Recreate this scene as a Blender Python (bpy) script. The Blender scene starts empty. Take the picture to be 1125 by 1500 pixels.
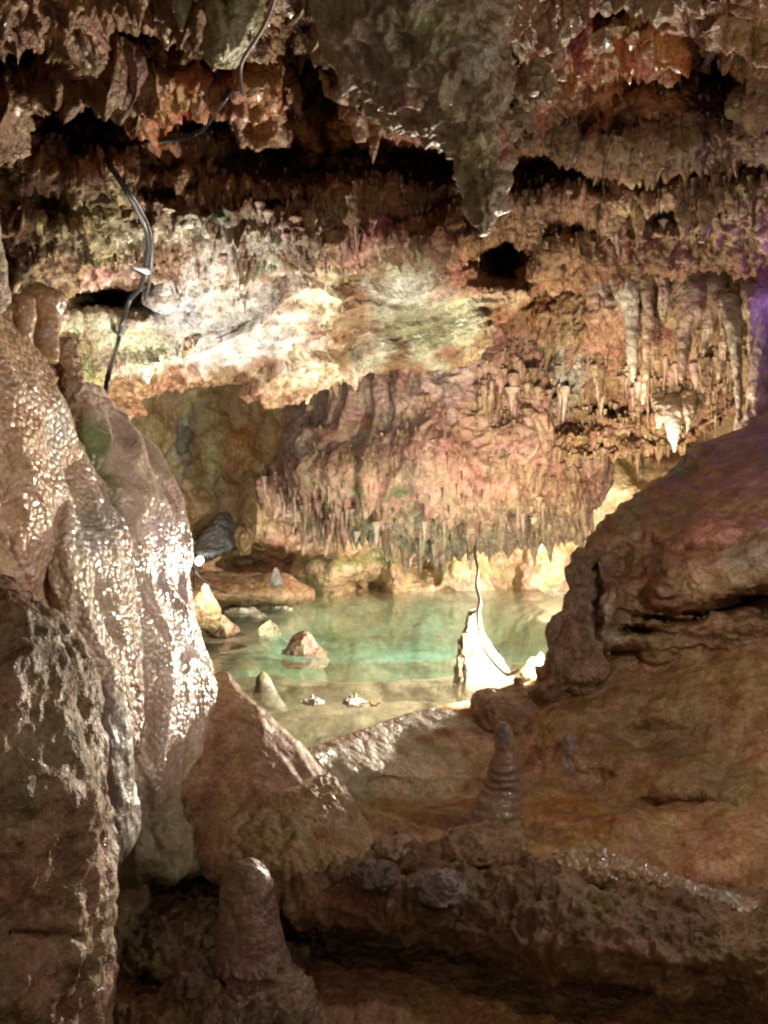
import bpy, math, random
import numpy as np
from mathutils import Vector
SC = bpy.context.scene
COL = SC.collection
rnd = random.Random(7)
F = 1350.0
CAMZ = 1.6
WZ = 0.55                      # water level

def P(px, py, Y):
    return ((px-562.5)/F*Y, Y, CAMZ+(750-py)/F*Y)
def V(px, py, Y): return Vector(P(px, py, Y))

# ------------------------------------------------------------------ noise
_r = np.random.RandomState(3)
_perm = _r.permutation(256); _perm = np.concatenate([_perm, _perm, _perm])
_g = _r.normal(size=(256, 3)); _g /= np.linalg.norm(_g, axis=1)[:, None]
_g = _g.astype(np.float32)
_cell = _r.rand(256, 4).astype(np.float32)

def perlin(p):
    p = p.astype(np.float32)
    i = np.floor(p).astype(np.int32); f = p-i
    i &= 255
    u = f*f*f*(f*(f*6-15)+10)
    def corner(dx, dy, dz):
        h = _perm[_perm[_perm[(i[:, 0]+dx) & 255]+((i[:, 1]+dy) & 255)]+((i[:, 2]+dz) & 255)]
        g = _g[h]
        return g[:, 0]*(f[:, 0]-dx)+g[:, 1]*(f[:, 1]-dy)+g[:, 2]*(f[:, 2]-dz)
    x, y, z = u[:, 0], u[:, 1], u[:, 2]
    a = corner(0, 0, 0); a = a+(corner(1, 0, 0)-a)*x
    b = corner(0, 1, 0); b = b+(corner(1, 1, 0)-b)*x
    c = corner(0, 0, 1); c = c+(corner(1, 0, 1)-c)*x
    d = corner(0, 1, 1); d = d+(corner(1, 1, 1)-d)*x
    a = a+(b-a)*y; c = c+(d-c)*y
    return (a+(c-a)*z)*1.5

def fbm(p, octs=3, gain=.5, ridged=False):
    s = np.zeros(len(p), np.float32); a = 1.0; t = 0
    for k in range(octs):
        n = perlin(p*(2.03**k)+17.3*k)
        if ridged: n = 1-2*np.abs(n)
        s += a*n; t += a; a *= gain
    return s/t-(.42 if ridged else 0)

def worley(p):
    """distance to the nearest feature point"""
    p = p.astype(np.float32)
    i = np.floor(p).astype(np.int32); f = p-i
    best = np.full(len(p), 9., np.float32)
    for dx in (-1, 0, 1):
        for dy in (-1, 0, 1):
            for dz in (-1, 0, 1):
                h = _perm[_perm[_perm[(i[:, 0]+dx) & 255]+((i[:, 1]+dy) & 255)]+((i[:, 2]+dz) & 255)]
                c = _cell[h]
                d = (c[:, 0]+dx-f[:, 0])**2+(c[:, 1]+dy-f[:, 1])**2+(c[:, 2]+dz-f[:, 2])**2
                best = np.minimum(best, d)
    return np.sqrt(best)

def sm(a, b, x):
    t = np.clip((x-a)/(b-a), 0, 1)
    return t*t*(3-2*t)

def crom(A, n):
    """Catmull-Rom resample of axis 0 to n samples"""
    A = np.asarray(A, np.float64); m = len(A)
    t = np.linspace(0, m-1, n); k = np.minimum(t.astype(int), m-2); u = t-k
    sh = (n,)+(1,)*(A.ndim-1); u = u.reshape(sh)
    p0 = A[np.maximum(k-1, 0)]; p1 = A[k]; p2 = A[k+1]; p3 = A[np.minimum(k+2, m-1)]
    return .5*((2*p1)+(-p0+p2)*u+(2*p0-5*p1+4*p2-p3)*u*u+(-p0+3*p1-3*p2+p3)*u**3)

def lincol(rows, n):
    A = np.asarray(rows, np.float64); m = len(A)
    t = np.linspace(0, m-1, n); k = np.minimum(t.astype(int), m-2); u = (t-k)
    u = u.reshape((n,)+(1,)*(A.ndim-1))
    return A[k]*(1-u)+A[k+1]*u

# ------------------------------------------------------------------ colours
CREAM = (.60, .51, .39); PALE = (.52, .46, .40); GREY = (.30, .30, .31); BROWN = (.24, .14, .075)
DARK = (.09, .055, .035); ORANGE = (.36, .14, .04); RUST = (.26, .07, .03); GREEN = (.14, .17, .05)
OLIVE = (.26, .245, .14); PINK = (.50, .31, .23); LILAC = (.36, .29, .27); TAN = (.42, .29, .17)
YELLOW = (.52, .44, .24); RED = (.29, .12, .08); WHITE = (.75, .70, .60); MOSS = (.07, .13, .03)
MAUVE = (.33, .25, .20)

def paint(W, px, py, base, spots, var=.35):
    c = np.tile(np.array(base, np.float32), (len(W), 1))
    n1 = fbm(W*2.3+5, 4); n2 = fbm(W*7+11, 3); 
    for (sx, sy, rx, ry, col, st) in spots:
        d = np.sqrt(((px-sx)/rx)**2+((py-sy)/ry)**2)
        w = sm(0, .75, 1-d+.9*n1+.6*n2)*st
        c = c*(1-w[:, None])+np.array(col, np.float32)*w[:, None]
    c *= (1+var*n2+var*.8*n1)[:, None]
    return np.clip(c, .004, .9)

# ------------------------------------------------------------------ materials
def rock_mat(name, wet=.5, bump=.6, bscale=30, speck=.35, coat=0.0, attr=True, base=(.3, .2, .12), glitter=0, alt=(.5, .35, .22), rmin=.22):
    m = bpy.data.materials.new(name); m.use_nodes = True
    nt = m.node_tree; N = nt.nodes; L = nt.links; N.clear()
    out = N.new('ShaderNodeOutputMaterial'); b = N.new('ShaderNodeBsdfPrincipled')
    L.new(b.outputs[0], out.inputs[0])
    tc = N.new('ShaderNodeNewGeometry')
    def noise(sc, det=6, rough=.6, dist=0):
        n = N.new('ShaderNodeTexNoise'); n.inputs['Scale'].default_value = sc; n.inputs['Detail'].default_value = det
        n.inputs['Roughness'].default_value = rough; n.inputs['Distortion'].default_value = dist
        L.new(tc.outputs['Position'], n.inputs['Vector']); return n
    def ramp(src, a, bb, c0, c1):
        r = N.new('ShaderNodeMapRange'); r.inputs[1].default_value = a; r.inputs[2].default_value = bb
        r.inputs[3].default_value = c0; r.inputs[4].default_value = c1; L.new(src, r.inputs[0]); return r.outputs[0]
    if attr:
        at = N.new('ShaderNodeAttribute'); at.attribute_name = 'Col'; csrc = at.outputs['Color']
    else:
        at = N.new('ShaderNodeObjectInfo'); mx0 = N.new('ShaderNodeMix'); mx0.data_type = 'RGBA'
        mx0.inputs['A'].default_value = (*base, 1); mx0.inputs['B'].default_value = (*alt, 1)
        L.new(at.outputs['Random'], mx0.inputs['Factor']); csrc = mx0.outputs['Result']
    nb = noise(11, 5, .7, .4); ns = noise(70, 2, .7)
    # hue drift: warm/cool staining
    hue = N.new('ShaderNodeHueSaturation'); L.new(csrc, hue.inputs['Color'])
    L.new(ramp(noise(5, 2, .6).outputs['Fac'], .3, .7, .475, .525), hue.inputs['Hue'])
    L.new(ramp(nb.outputs['Fac'], .3, .7, 1.3, .85), hue.inputs['Saturation'])
    L.new(ramp(nb.outputs['Fac'], .28, .72, 1-speck*1.3, 1+speck*1.3), hue.inputs['Value'])
    mul = N.new('ShaderNodeMix'); mul.data_type = 'RGBA'; mul.blend_type = 'MULTIPLY'; mul.inputs['Factor'].default_value = 1
    L.new(hue.outputs[0], mul.inputs['A'])
    cr = N.new('ShaderNodeCombineColor'); v = ramp(ns.outputs['Fac'], .3, .7, 1-speck, 1+speck*.6)
    for k in range(3): L.new(v, cr.inputs[k])
    L.new(cr.outputs[0], mul.inputs['B'])
    L.new(mul.outputs['Result'], b.inputs['Base Color'])
    L.new(ramp(noise(6, 3, .7).outputs['Fac'], .35, .65, rmin+.42*(1-wet), min(.95, rmin+.25+.5*(1-wet))), b.inputs['Roughness'])
    b.inputs['Coat Weight'].default_value = coat; b.inputs['Coat Roughness'].default_value = .09
    b.inputs['Specular IOR Level'].default_value = .35+.35*wet
    n1 = noise(bscale, 4, .7); vo = N.new('ShaderNodeTexVoronoi'); vo.inputs['Scale'].default_value = bscale*.9
    L.new(tc.outputs['Position'], vo.inputs['Vector'])
    ad = N.new('ShaderNodeMath'); ad.operation = 'MULTIPLY_ADD'; ad.inputs[1].default_value = -.55
    L.new(vo.outputs['Distance'], ad.inputs[0]); L.new(n1.outputs['Fac'], ad.inputs[2])
    src = ad.outputs[0]
    if glitter:
        v2 = N.new('ShaderNodeTexVoronoi'); v2.inputs['Scale'].default_value = 48; L.new(tc.outputs['Position'], v2.inputs['Vector'])
        a2 = N.new('ShaderNodeMath'); a2.operation = 'MULTIPLY_ADD'; a2.inputs[1].default_value = -glitter
        L.new(v2.outputs['Distance'], a2.inputs[0]); L.new(src, a2.inputs[2]); src = a2.outputs[0]
    bp = N.new('ShaderNodeBump'); bp.inputs['Strength'].default_value = bump; bp.inputs['Distance'].default_value = .03
    L.new(src, bp.inputs['Height']); L.new(bp.outputs[0], b.inputs['Normal'])
    if coat and not glitter: L.new(bp.outputs[0], b.inputs['Coat Normal'])
    elif coat:
        b2 = N.new('ShaderNodeBump'); b2.inputs['Strength'].default_value = .75; b2.inputs['Distance'].default_value = .02
        L.new(src, b2.inputs['Height']); L.new(b2.outputs[0], b.inputs['Coat Normal'])
    return m

M_CEIL = rock_mat('rough_cave_rock', wet=.6, bump=1.0, bscale=26, speck=.45, coat=.25)
M_WALL = rock_mat('cave_wall_rock', wet=.7, bump=.85, bscale=18, speck=.36, coat=.4)
M_WET = rock_mat('wet_flowstone', wet=.95, bump=.32, bscale=14, speck=.22, coat=1, glitter=.6)
M_BUMPY = rock_mat('beaded_flowstone', wet=.95, bump=.55, bscale=24, speck=.22, coat=1, glitter=1.0)
M_SMOOTH = rock_mat('smooth_flowstone', wet=.6, bump=.5, bscale=11, speck=.28, coat=.3)
M_DRY = rock_mat('damp_brown_rock', wet=.35, bump=.8, bscale=18, speck=.4, coat=.06)
M_BED = rock_mat('pool_bed_rock', wet=.2, bump=.5, bscale=9, speck=.3)
M_STAL_P = rock_mat('pale_dripstone', wet=.7, bump=.5, bscale=35, speck=.25, attr=False, base=(.30, .19, .13), alt=(.60, .47, .38), coat=.3)
M_STAL_B = rock_mat('brown_dripstone', wet=.6, bump=.6, bscale=35, speck=.3, attr=False, base=(.15, .085, .05), alt=(.42, .29, .18), coat=.2)
M_STAL_W = rock_mat('white_dripstone', wet=.6, bump=.4, bscale=35, speck=.15, attr=False, base=(.6, .52, .42), alt=(.75, .68, .58))

def flat_mat(name, col, rough=.5, metal=0, emit=0, ecol=None):
    m = bpy.data.materials.new(name); m.use_nodes = True
    b = m.node_tree.nodes['Principled BSDF']; N = m.node_tree.nodes; L = m.node_tree.links
    b.inputs['Base Color'].default_value = (*col, 1); b.inputs['Metallic'].default_value = metal
    n = N.new('ShaderNodeTexNoise'); n.inputs['Scale'].default_value = 60; n.inputs['Detail'].default_value = 4
    r = N.new('ShaderNodeMapRange'); r.inputs[3].default_value = rough*.7; r.inputs[4].default_value = min(1, rough*1.4)
    L.new(n.outputs['Fac'], r.inputs[0]); L.new(r.outputs[0], b.inputs['Roughness'])
    if emit:
        b.inputs['Emission Color'].default_value = (*(ecol or col), 1); b.inputs['Emission Strength'].default_value = emit
    return m
M_CABLE = flat_mat('black_rubber_cable', (.02, .02, .022), .35)
M_ROPE = flat_mat('crusted_grey_cable', (.2, .17, .13), .6)
M_PCABLE = flat_mat('pale_grey_cable', (.28, .23, .2), .5)
M_CLIP = flat_mat('white_plastic_clip', (.7, .7, .72), .4)
M_BODY = flat_mat('dark_painted_metal', (.03, .03, .03), .4, .6)
M_LENS = flat_mat('lit_lamp_glass', (1, .95, .85), .2, 0, 60, (1, .93, .82))

# ------------------------------------------------------------------ meshes
def mesh_obj(name, verts, quads, mat, cols=None, tris=None):
    me = bpy.data.meshes.new(name)
    nq = len(quads); nt_ = 0 if tris is None else len(tris)
    me.vertices.add(len(verts)); me.vertices.foreach_set('co', np.asarray(verts, np.float32).ravel())
    me.loops.add(nq*4+nt_*3)
    li = np.asarray(quads, np.int32).ravel()
    if nt_: li = np.concatenate([li, np.asarray(tris, np.int32).ravel()])
    me.loops.foreach_set('vertex_index', li)
    me.polygons.add(nq+nt_)
    st = np.concatenate([np.arange(nq)*4, nq*4+np.arange(nt_)*3]).astype(np.int32)
    me.polygons.foreach_set('loop_start', st)
    me.polygons.foreach_set('loop_total', np.concatenate([np.full(nq, 4), np.full(nt_, 3)]).astype(np.int32))
    me.polygons.foreach_set('use_smooth', np.ones(nq+nt_, bool))
    me.update(calc_edges=True); me.validate()
    if cols is not None:
        a = me.color_attributes.new('Col', 'FLOAT_COLOR', 'POINT')
        a.data.foreach_set('color', np.concatenate([cols, np.ones((len(cols), 1))], 1).astype(np.float32).ravel())
    me.materials.append(mat)
    o = bpy.data.objects.new(name, me); COL.objects.link(o)
    return o
def setp(o, label=None, cat=None, group=None, kind=None):
    if label: o['label'] = label
    if cat: o['category'] = cat
    if group: o['group'] = group
    if kind: o['kind'] = kind
    return o
def struct(o): o['kind'] = 'structure'; return o

def grid_normals(G, closed=False):
    if closed:
        du = np.roll(G, -1, 1)-np.roll(G, 1, 1)
    else:
        du = np.gradient(G, axis=1)
    dv = np.gradient(G, axis=0)
    n = np.cross(du, dv); l = np.linalg.norm(n, axis=2, keepdims=True); l[l < 1e-9] = 1
    return n/l

def grid_quads(nv, nu, closed=False, flip=False):
    c = nu if closed else nu-1
    i = np.arange(nv-1)[:, None]; j = np.arange(c)[None, :]; j2 = (j+1) % nu
    q = np.stack([i*nu+j, i*nu+j2, (i+1)*nu+j2, (i+1)*nu+j], -1).reshape(-1, 4)
    return q[:, ::-1] if flip else q

def dents(px, py, Y, dl):
    for (sx, sy, rx, ry, dy) in dl:
        d = ((px-sx)/rx)**2+((py-sy)/ry)**2
        Y = Y+dy*np.exp(-np.clip(d, 0, 30)**1.15)
    return Y

def sheet(name, rows, nu, nv, disp, spots, base, mat, dl=(), var=.35, world=False):
    """rows of (px,py,Y); world=True: rows of x,y,z"""
    A = np.array(rows, np.float64)            # m x k x 3
    G = crom(A, nv); G = np.swapaxes(crom(np.swapaxes(G, 0, 1), nu), 0, 1)
    if world:
        W = G.copy(); px = 562.5+W[..., 0]/W[..., 1]*F; py = 750-(W[..., 2]-CAMZ)/W[..., 1]*F
    else:
        px, py, Y = G[..., 0], G[..., 1], G[..., 2]
        wob = G.reshape(-1, 3)*np.array([.006, .006, .3])
        sx = px+(60*fbm(wob+3, 4, .6)).reshape(px.shape); sy = py+(26*fbm(wob+9, 4, .6)).reshape(px.shape)
        Y = dents(sx, sy, Y, dl)
        W = np.stack([(px-562.5)/F*Y, Y, CAMZ+(750-py)/F*Y], -1)
    Nn = grid_normals(W)
    ctr = W[nv//2, nu//2]; s = np.sum(Nn*(np.array([0, 0, CAMZ])-W), axis=2)
    flip = np.mean(s) < 0
    if flip: Nn = -Nn
    Wf = W.reshape(-1, 3); Nf = Nn.reshape(-1, 3)
    D = disp(Wf, Nf, px.ravel(), py.ravel())
    dv = np.linalg.norm(np.gradient(W, axis=0), axis=2); du = np.linalg.norm(np.gradient(W, axis=1), axis=2)
    k = np.minimum(1, np.minimum(2.0*np.median(dv)/(dv+1e-9), 2.2*np.median(du)/(du+1e-9)))
    if name == 'ceiling': D = D*np.clip(k, .06, 1).reshape(-1, 1)
    cols = paint(Wf, px.ravel(), py.ravel(), base, spots, var)
    return mesh_obj(name, Wf+D, grid_quads(nv, nu, False, not flip), mat, cols)

def loft(name, rings, nu, nv, disp, spots, base, mat, horiz=False, var=.35, power=1.0, caps=True):
    """rings (py,pxL,pxR,Y,ry) vertical; horiz: (px,pyTop,pyBot,Y,ry)"""
    A = crom(np.array(rings, np.float64), nv)
    th = np.linspace(0, 2*np.pi, nu, endpoint=False)
    c, s = np.cos(th), np.sin(th)
    c = np.sign(c)*np.abs(c)**power; s = np.sign(s)*np.abs(s)**power
    Y = A[:, 3]; ry = np.maximum(A[:, 4], .002)
    W = np.zeros((nv, nu, 3))
    if not horiz:
        x0 = (A[:, 1]+A[:, 2])/2; r = np.maximum(np.abs(A[:, 2]-A[:, 1])/2, .3)
        W[..., 0] = ((x0-562.5)/F*Y)[:, None]+(r/F*Y)[:, None]*c
        W[..., 1] = Y[:, None]-ry[:, None]*s
        W[..., 2] = (CAMZ+(750-A[:, 0])/F*Y)[:, None]
    else:
        y0 = (A[:, 1]+A[:, 2])/2; r = np.maximum(np.abs(A[:, 2]-A[:, 1])/2, .3)
        W[..., 0] = ((A[:, 0]-562.5)/F*Y)[:, None]
        W[..., 1] = Y[:, None]-ry[:, None]*c
        W[..., 2] = (CAMZ+(750-y0)/F*Y)[:, None]+(r/F*Y)[:, None]*s
    Nn = grid_normals(W, True)
    cen = W.mean(1, keepdims=True)
    flip = np.mean(np.sum(Nn*(W-cen), axis=2)) < 0
    if flip: Nn = -Nn
    Wf = W.reshape(-1, 3); Nf = Nn.reshape(-1, 3)
    px = 562.5+Wf[:, 0]/Wf[:, 1]*F; py = 750-(Wf[:, 2]-CAMZ)/Wf[:, 1]*F
    ends = np.minimum(np.arange(nv), np.arange(nv)[::-1])/(.04*nv)
    fade = np.repeat(np.clip(ends, 0, 1), nu)[:, None]
    D = disp(Wf, Nf, px, py)*fade
    cols = paint(Wf, px, py, base, spots, var)
    Wf = Wf+D
    q = grid_quads(nv, nu, True, not flip); n = len(Wf)
    Wf = np.vstack([Wf, Wf[:nu].mean(0), Wf[-nu:].mean(0)]); cols = np.vstack([cols, cols[:nu].mean(0), cols[n-nu:n].mean(0)])
    j = np.arange(nu); j2 = (j+1) % nu
    t1 = np.stack([np.full(nu, n), j2, j], 1); t2 = np.stack([np.full(nu, n+1), n-nu+j, n-nu+j2], 1)
    if not flip: t1 = t1[:, ::-1]; t2 = t2[:, ::-1]
    return mesh_obj(name, Wf, q, mat, cols, np.vstack([t1, t2]))

# displacement recipes ------------------------------------------------
Z1 = np.array([0, 0, 1.])
def d_rough(big=.16, mid=.05, fine=.02, drip=.1, dsc=9, s=1.0, layer=.0):
    def f(W, N, px, py):
        W = W.astype(np.float32)
        n = big*fbm(W*2.2*s, 3)+mid*fbm(W*8*s+4, 3, .55, True)+fine*(1-2*worley(W*16*s))+fine*.6*perlin(W*40)
        if layer:
            z = W[:, 2]*5+1.6*fbm(W*1.2, 2)+W[:, 0]*.4
            n = n+layer*(np.abs((z % 1)-.5)*2)**1.5
        D = N*n[:, None]
        if drip:
            Q = W*np.array([dsc, dsc, dsc*.22], np.float32)
            w = worley(Q); Q2 = W*np.array([dsc*2.3, dsc*2.3, dsc*.5], np.float32); w2 = worley(Q2+5)
            down = np.clip(.35-N[:, 2], 0, 1)
            mod = np.clip(.5+1.5*fbm(W*1.7+30, 2), 0.1, 1.6)
            dd = drip*(np.clip(1-w*1.5, 0, 1)**2*1.3+.45*np.clip(1-w2*1.5, 0, 1)**2)*down*mod
            D = D-Z1*dd[:, None]+N*np.array([1, 1, 0])*(dd*.25)[:, None]
        return D
    return f
def d_flute(big=.10, flute=.05, fine=.01, fs=7, vs=.12, mid=.0):
    def f(W, N, px, py):
        Q = W*np.array([fs, fs, fs*vs]); W = W.astype(np.float32)
        n = big*fbm(W*1.3, 2)+flute*fbm(Q+1.5*fbm(W*1.1, 2)[:, None], 3, .5, True)+fine*fbm(W*22, 3)
        if mid: n = n+mid*fbm(W*6+8, 3, .5, True)
        return N*n[:, None]
    return f
def d_smooth(big=.06, fine=.006, mid=.02, ms=5):
    def f(W, N, px, py):
        n = big*fbm(W*1.5, 3)+mid*fbm(W*ms, 3)+fine*fbm(W*26, 2)
        return N*n[:, None]
    return f
def d_bead(big=.05, bead=.012, bs=28, flute=.03):
    def f(W, N, px, py):
        n = big*fbm(W*2, 2)+bead*(1-2*worley(W*np.array([bs, bs, bs*.7])))+flute*1.5*fbm(W*np.array([5, 5, .8]), 2, .5, True)+.02*fbm(W*6, 3)
        return N*n[:, None]
    return f

# ================================================================== SETTING
# ---- ceiling with the lit slab
cx = [-450, -150, 60, 150, 240, 330, 430, 500, 600, 690, 730, 790, 880, 1000, 1130, 1300, 1600]
edge = [700, 650, 600, 612, 572, 562, 582, 542, 535, 528, 470, 415, 378, 385, 400, 420, 450]
ye = [5.6, 5.8, 5.9, 6.1, 6.3, 6.4, 6.4, 6.5, 6.7, 6.8, 6.7, 6.5, 6.2, 6.1, 6.0, 5.8, 5.4]
rows = []
for py, Y in ((-900, 1.2), (-600, 1.6), (-350, 2.1), (-120, 2.75)):
    rows.append([(x*(1 if py > -300 else 1.4), py, Y) for x in cx])
for t, k in ((0, 0), (.13, .13), (.26, .34), (.38, .55), (.5, .62), (.64, .72), (.78, .83), (.9, .92), (1, 1)):
    rows.append([(x, t*e, 3.1+(y-3.1)*k) for x, e, y in zip(cx, edge, ye)])
for dpy, dY in ((-4, .14), (-30, .6), (-90, 2.0), (-150, 4.0), (-150, 7)):
    rows.append([(x, e+dpy, y+dY) for x, e, y in zip(cx, edge, ye)])
ceil_dents = [(115, 185, 62, 36, 2.2), (300, 175, 75, 22, 1.4), (420, 225, 150, 26, 1.6), (458, 120, 46, 80, 1.9), (600, 243, 85, 28, 1.8), (745, 120, 34, 75, 1.5),
              (1050, 80, 40, 90, 1.3), (960, 112, 80, 22, 1.2), (790, 250, 80, 24, 1.3), (742, 378, 46, 34, 1.8), (1040, 250, 100, 16, .7), (895, 262, 60, 12, .6), (30, 90, 60, 40, 1.0),
              (430, 20, 40, 50, 1.0), (200, 60, 60, 30, .8), (420, 285, 50, 10, .5), (150, 442, 58, 20, 1.1), (215, 425, 16, 30, .6), (620, 300, 40, 16, .5), (840, 330, 40, 20, .5),
              (980, 318, 60, 14, .5), (330, 95, 90, 16, .7), (880, 20, 100, 20, .5), (680, 300, 24, 30, .7), (60, 300, 40, 14, .5), (250, 270, 60, 9, .4), (1085, 130, 60, 14, .6),
              (600, 440, 90, 50, .1), (560, 480, 60, 60, -.12), (300, 520, 120, 40, -.1), (330, 330, 160, 30, -.15), (600, 350, 120, 16, -.2), (640, 180, 60, 14, -.1), (900, 200, 160, 14, -.15)]
def ceil_disp(W, N, px, py):
    r = d_rough(.17, .10, .045, .15, 9, layer=.08)(W, N, px, py)
    s = d_smooth(.05, .014, .03, 4)(W, N, px, py)
    lay = W[:, 2]*8-W[:, 0]*1.9+.7*fbm(W*1.5, 2)+.15*fbm(W*9, 2)
    lay2 = (W[:, 2]-.3*W[:, 0])*2.9+.5*fbm(W*1.1+7, 2)
    big = N*(.12*(lay2 % 1)**1.3-.05)[:, None]*(sm(370, 410, py)*(1-sm(700, 740, px)))[:, None]
    s = s+N*(.045*(lay % 1)**1.6-.02+.02*fbm(W*np.array([4, 4, 22]), 2, .5, True))[:, None]
    # smooth bedded slab area and smoother bands below the spikes
    d = np.sqrt(((px-612)/150)**2+((py-458)/104)**2)
    w = sm(.1, .5, 1.15-d+.25*fbm(W*3, 2))
    d2 = np.sqrt(((px-330)/110)**2+((py-500-(330-px)*.15)/45)**2)
    w = np.maximum(w, .75*sm(0, .4, 1-d2+.5*fbm(W*4, 2)))
    d3 = np.sqrt(((px-430)/110)**2+((py-415)/22)**2)
    w = np.maximum(w, .7*sm(0, .4, 1-d3+.4*fbm(W*4, 2)))
    amp = 1-.5*sm(380, 450, py)
    return r*(1-w)[:, None]*amp[:, None]+s*w[:, None]+big
RO = (.34, .12, .03)
cs = [(150, 150, 260, 120, (.16, .07, .03), .8), (330, 120, 150, 60, RO, .85), (180, 170, 160, 60, RO, .5), (620, 60, 150, 80, OLIVE, .7), (930, 90, 190, 100, RO, .95), (480, 190, 160, 30, RO, .7),
      (640, 190, 120, 40, RUST, .6), (820, 160, 120, 50, (.26, .09, .03), .8), (250, 250, 260, 40, (.26, .16, .07), .6), (120, 330, 150, 80, (.30, .27, .13), .7), (60, 310, 90, 50, (.34, .22, .08), .5),
      (330, 345, 190, 50, (.42, .39, .30), .8), (325, 310, 25, 22, (.10, .26, .14), .8), (385, 385, 40, 22, (.20, .34, .22), .7), (520, 330, 60, 40, (.35, .12, .12), .8), (460, 320, 60, 30, (.3, .2, .16), .5),
      (640, 310, 90, 40, RUST, .6), (300, 460, 240, 110, (.56, .52, .45), .95), (260, 450, 90, 50, (.34, .34, .36), .8), (370, 500, 90, 40, (.58, .54, .5), .9), (215, 500, 60, 40, OLIVE, .7),
      (150, 480, 60, 60, OLIVE, .7), (120, 540, 40, 60, (.2, .25, .08), .7), (608, 455, 150, 110, (.29, .285, .21), 1), (590, 425, 90, 20, (.44, .43, .38), .8), (620, 480, 80, 30, (.2, .2, .10), .8),
      (680, 400, 60, 50, (.27, .12, .07), .8), (690, 480, 40, 40, (.36, .37, .24), .8), (480, 400, 60, 16, (.2, .22, .1), .8), (520, 388, 70, 14, (.25, .13, .1), .6),
      (470, 440, 60, 60, CREAM, .8), (440, 540, 90, 40, (.56, .46, .33), .8), (800, 330, 200, 70, (.26, .14, .07), .7), (1000, 310, 170, 70, (.40, .28, .17), .6), (1080, 200, 100, 70, (.3, .2, .12), .6),
      (140, 400, 30, 20, PINK, .8), (800, 350, 22, 16, RED, .9), (60, 400, 60, 30, (.4, .35, .2), .6)]
struct(sheet('ceiling', rows, 640, 640, ceil_disp, cs, (.22, .115, .052), M_CEIL, ceil_dents, .55))

# ---- rock above right, curtains hang in front of it
ux = [600, 680, 740, 800, 860, 930, 1000, 1060, 1130, 1300, 1600]
ue = [590, 600, 620, 650, 665, 655, 645, 605, 590, 600, 620]
uy = [8.6, 8.3, 8.0, 7.7, 7.3, 7.0, 6.9, 6.6, 6.2, 5.6, 5.0]
rows = [[(x, 250, y+.7) for x, y in zip(ux, uy)], [(x, 330, y+.1) for x, y in zip(ux, uy)]]
for t in (0, .15, .35, .55, .75, .9, 1): rows.append([(x, 375+(e-375)*t, y+(-.12 if t < .5 else .25*t)) for x, e, y in zip(ux, ue, uy)])
rows.append([(x, e-6, y+.25) for x, e, y in zip(ux, ue, uy)]); rows.append([(x, e-50, y+1.2) for x, e, y in zip(ux, ue, uy)])
rows.append([(x, e-90, y+3.5) for x, e, y in zip(ux, ue, uy)])
ud = [(1110, 380, 45, 40, .5), (765, 520, 30, 20, .5), (820, 620, 60, 12, .4), (900, 590, 60, 14, .5), (780, 400, 50, 30, .3), (810, 560, 30, 14, .4)]
us = [(900, 470, 50, 90, (.28, .14, .09), .6), (960, 500, 70, 80, (.30, .17, .10), .8), (1030, 460, 80, 50, TAN, .8), (970, 400, 140, 30, TAN, .6), (890, 420, 30, 50, PALE, .5),
      (1100, 500, 80, 80, TAN, .6), (740, 540, 60, 60, LILAC, .6), (820, 560, 50, 60, (.32, .33, .30), .6), (870, 620, 100, 40, BROWN, .7),
      (760, 440, 60, 50, ORANGE, .45), (1110, 380, 60, 50, (.16, .14, .2), .8)]
def ur_disp(W, N, px, py):
    a = d_flute(.08, .17, .012, 4.5, .08)(W, N, px, py); b = d_rough(.14, .06, .025, .3, 9)(W, N, px, py)
    w = sm(840, 880, px)*sm(370, 400, py)*(1-sm(530, 580, py))
    return a*w[:, None]+b*(1-w)[:, None]
struct(sheet('overhanging_wall', rows, 420, 300, ur_disp, us, BROWN, M_CEIL, ud, .45))

# ---- back wall
bx = [0, 180, 250, 330, 400, 470, 560, 640, 720, 800, 880, 960, 1050, 1150, 1300]
by = [9.0, 9.6, 10.2, 10.8, 11.0, 11.2, 11.6, 12.0, 12.2, 12.2, 12.0, 11.6, 11.0, 10, 9]
rows = []
for py, dy in ((350, -2), (480, -.8), (540, -.3), (600, 0), (660, .1), (720, .2), (770, .25), (810, .3), (840, .3), (868, .3), (885, .3), (960, .2), (1040, 0)):
    rows.append([(x, py, y+dy) for x, y in zip(bx, by)])
bd = [(345, 822, 45, 20, 1.3), (300, 790, 20, 30, .5), (560, 850, 20, 40, .5), (620, 820, 25, 24, 1.0), (760, 850, 25, 40, .25), (800, 845, 25, 50, -.25), (700, 850, 40, 50, -.1), (480, 840, 70, 30, -.5),
      (530, 862, 30, 12, .9), (1000, 640, 75, 60, 3.2), (930, 680, 25, 50, .5), (320, 700, 40, 130, -.35), (270, 680, 25, 80, .25), (410, 640, 30, 60, .2),
      (420, 740, 30, 50, .3)]
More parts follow.
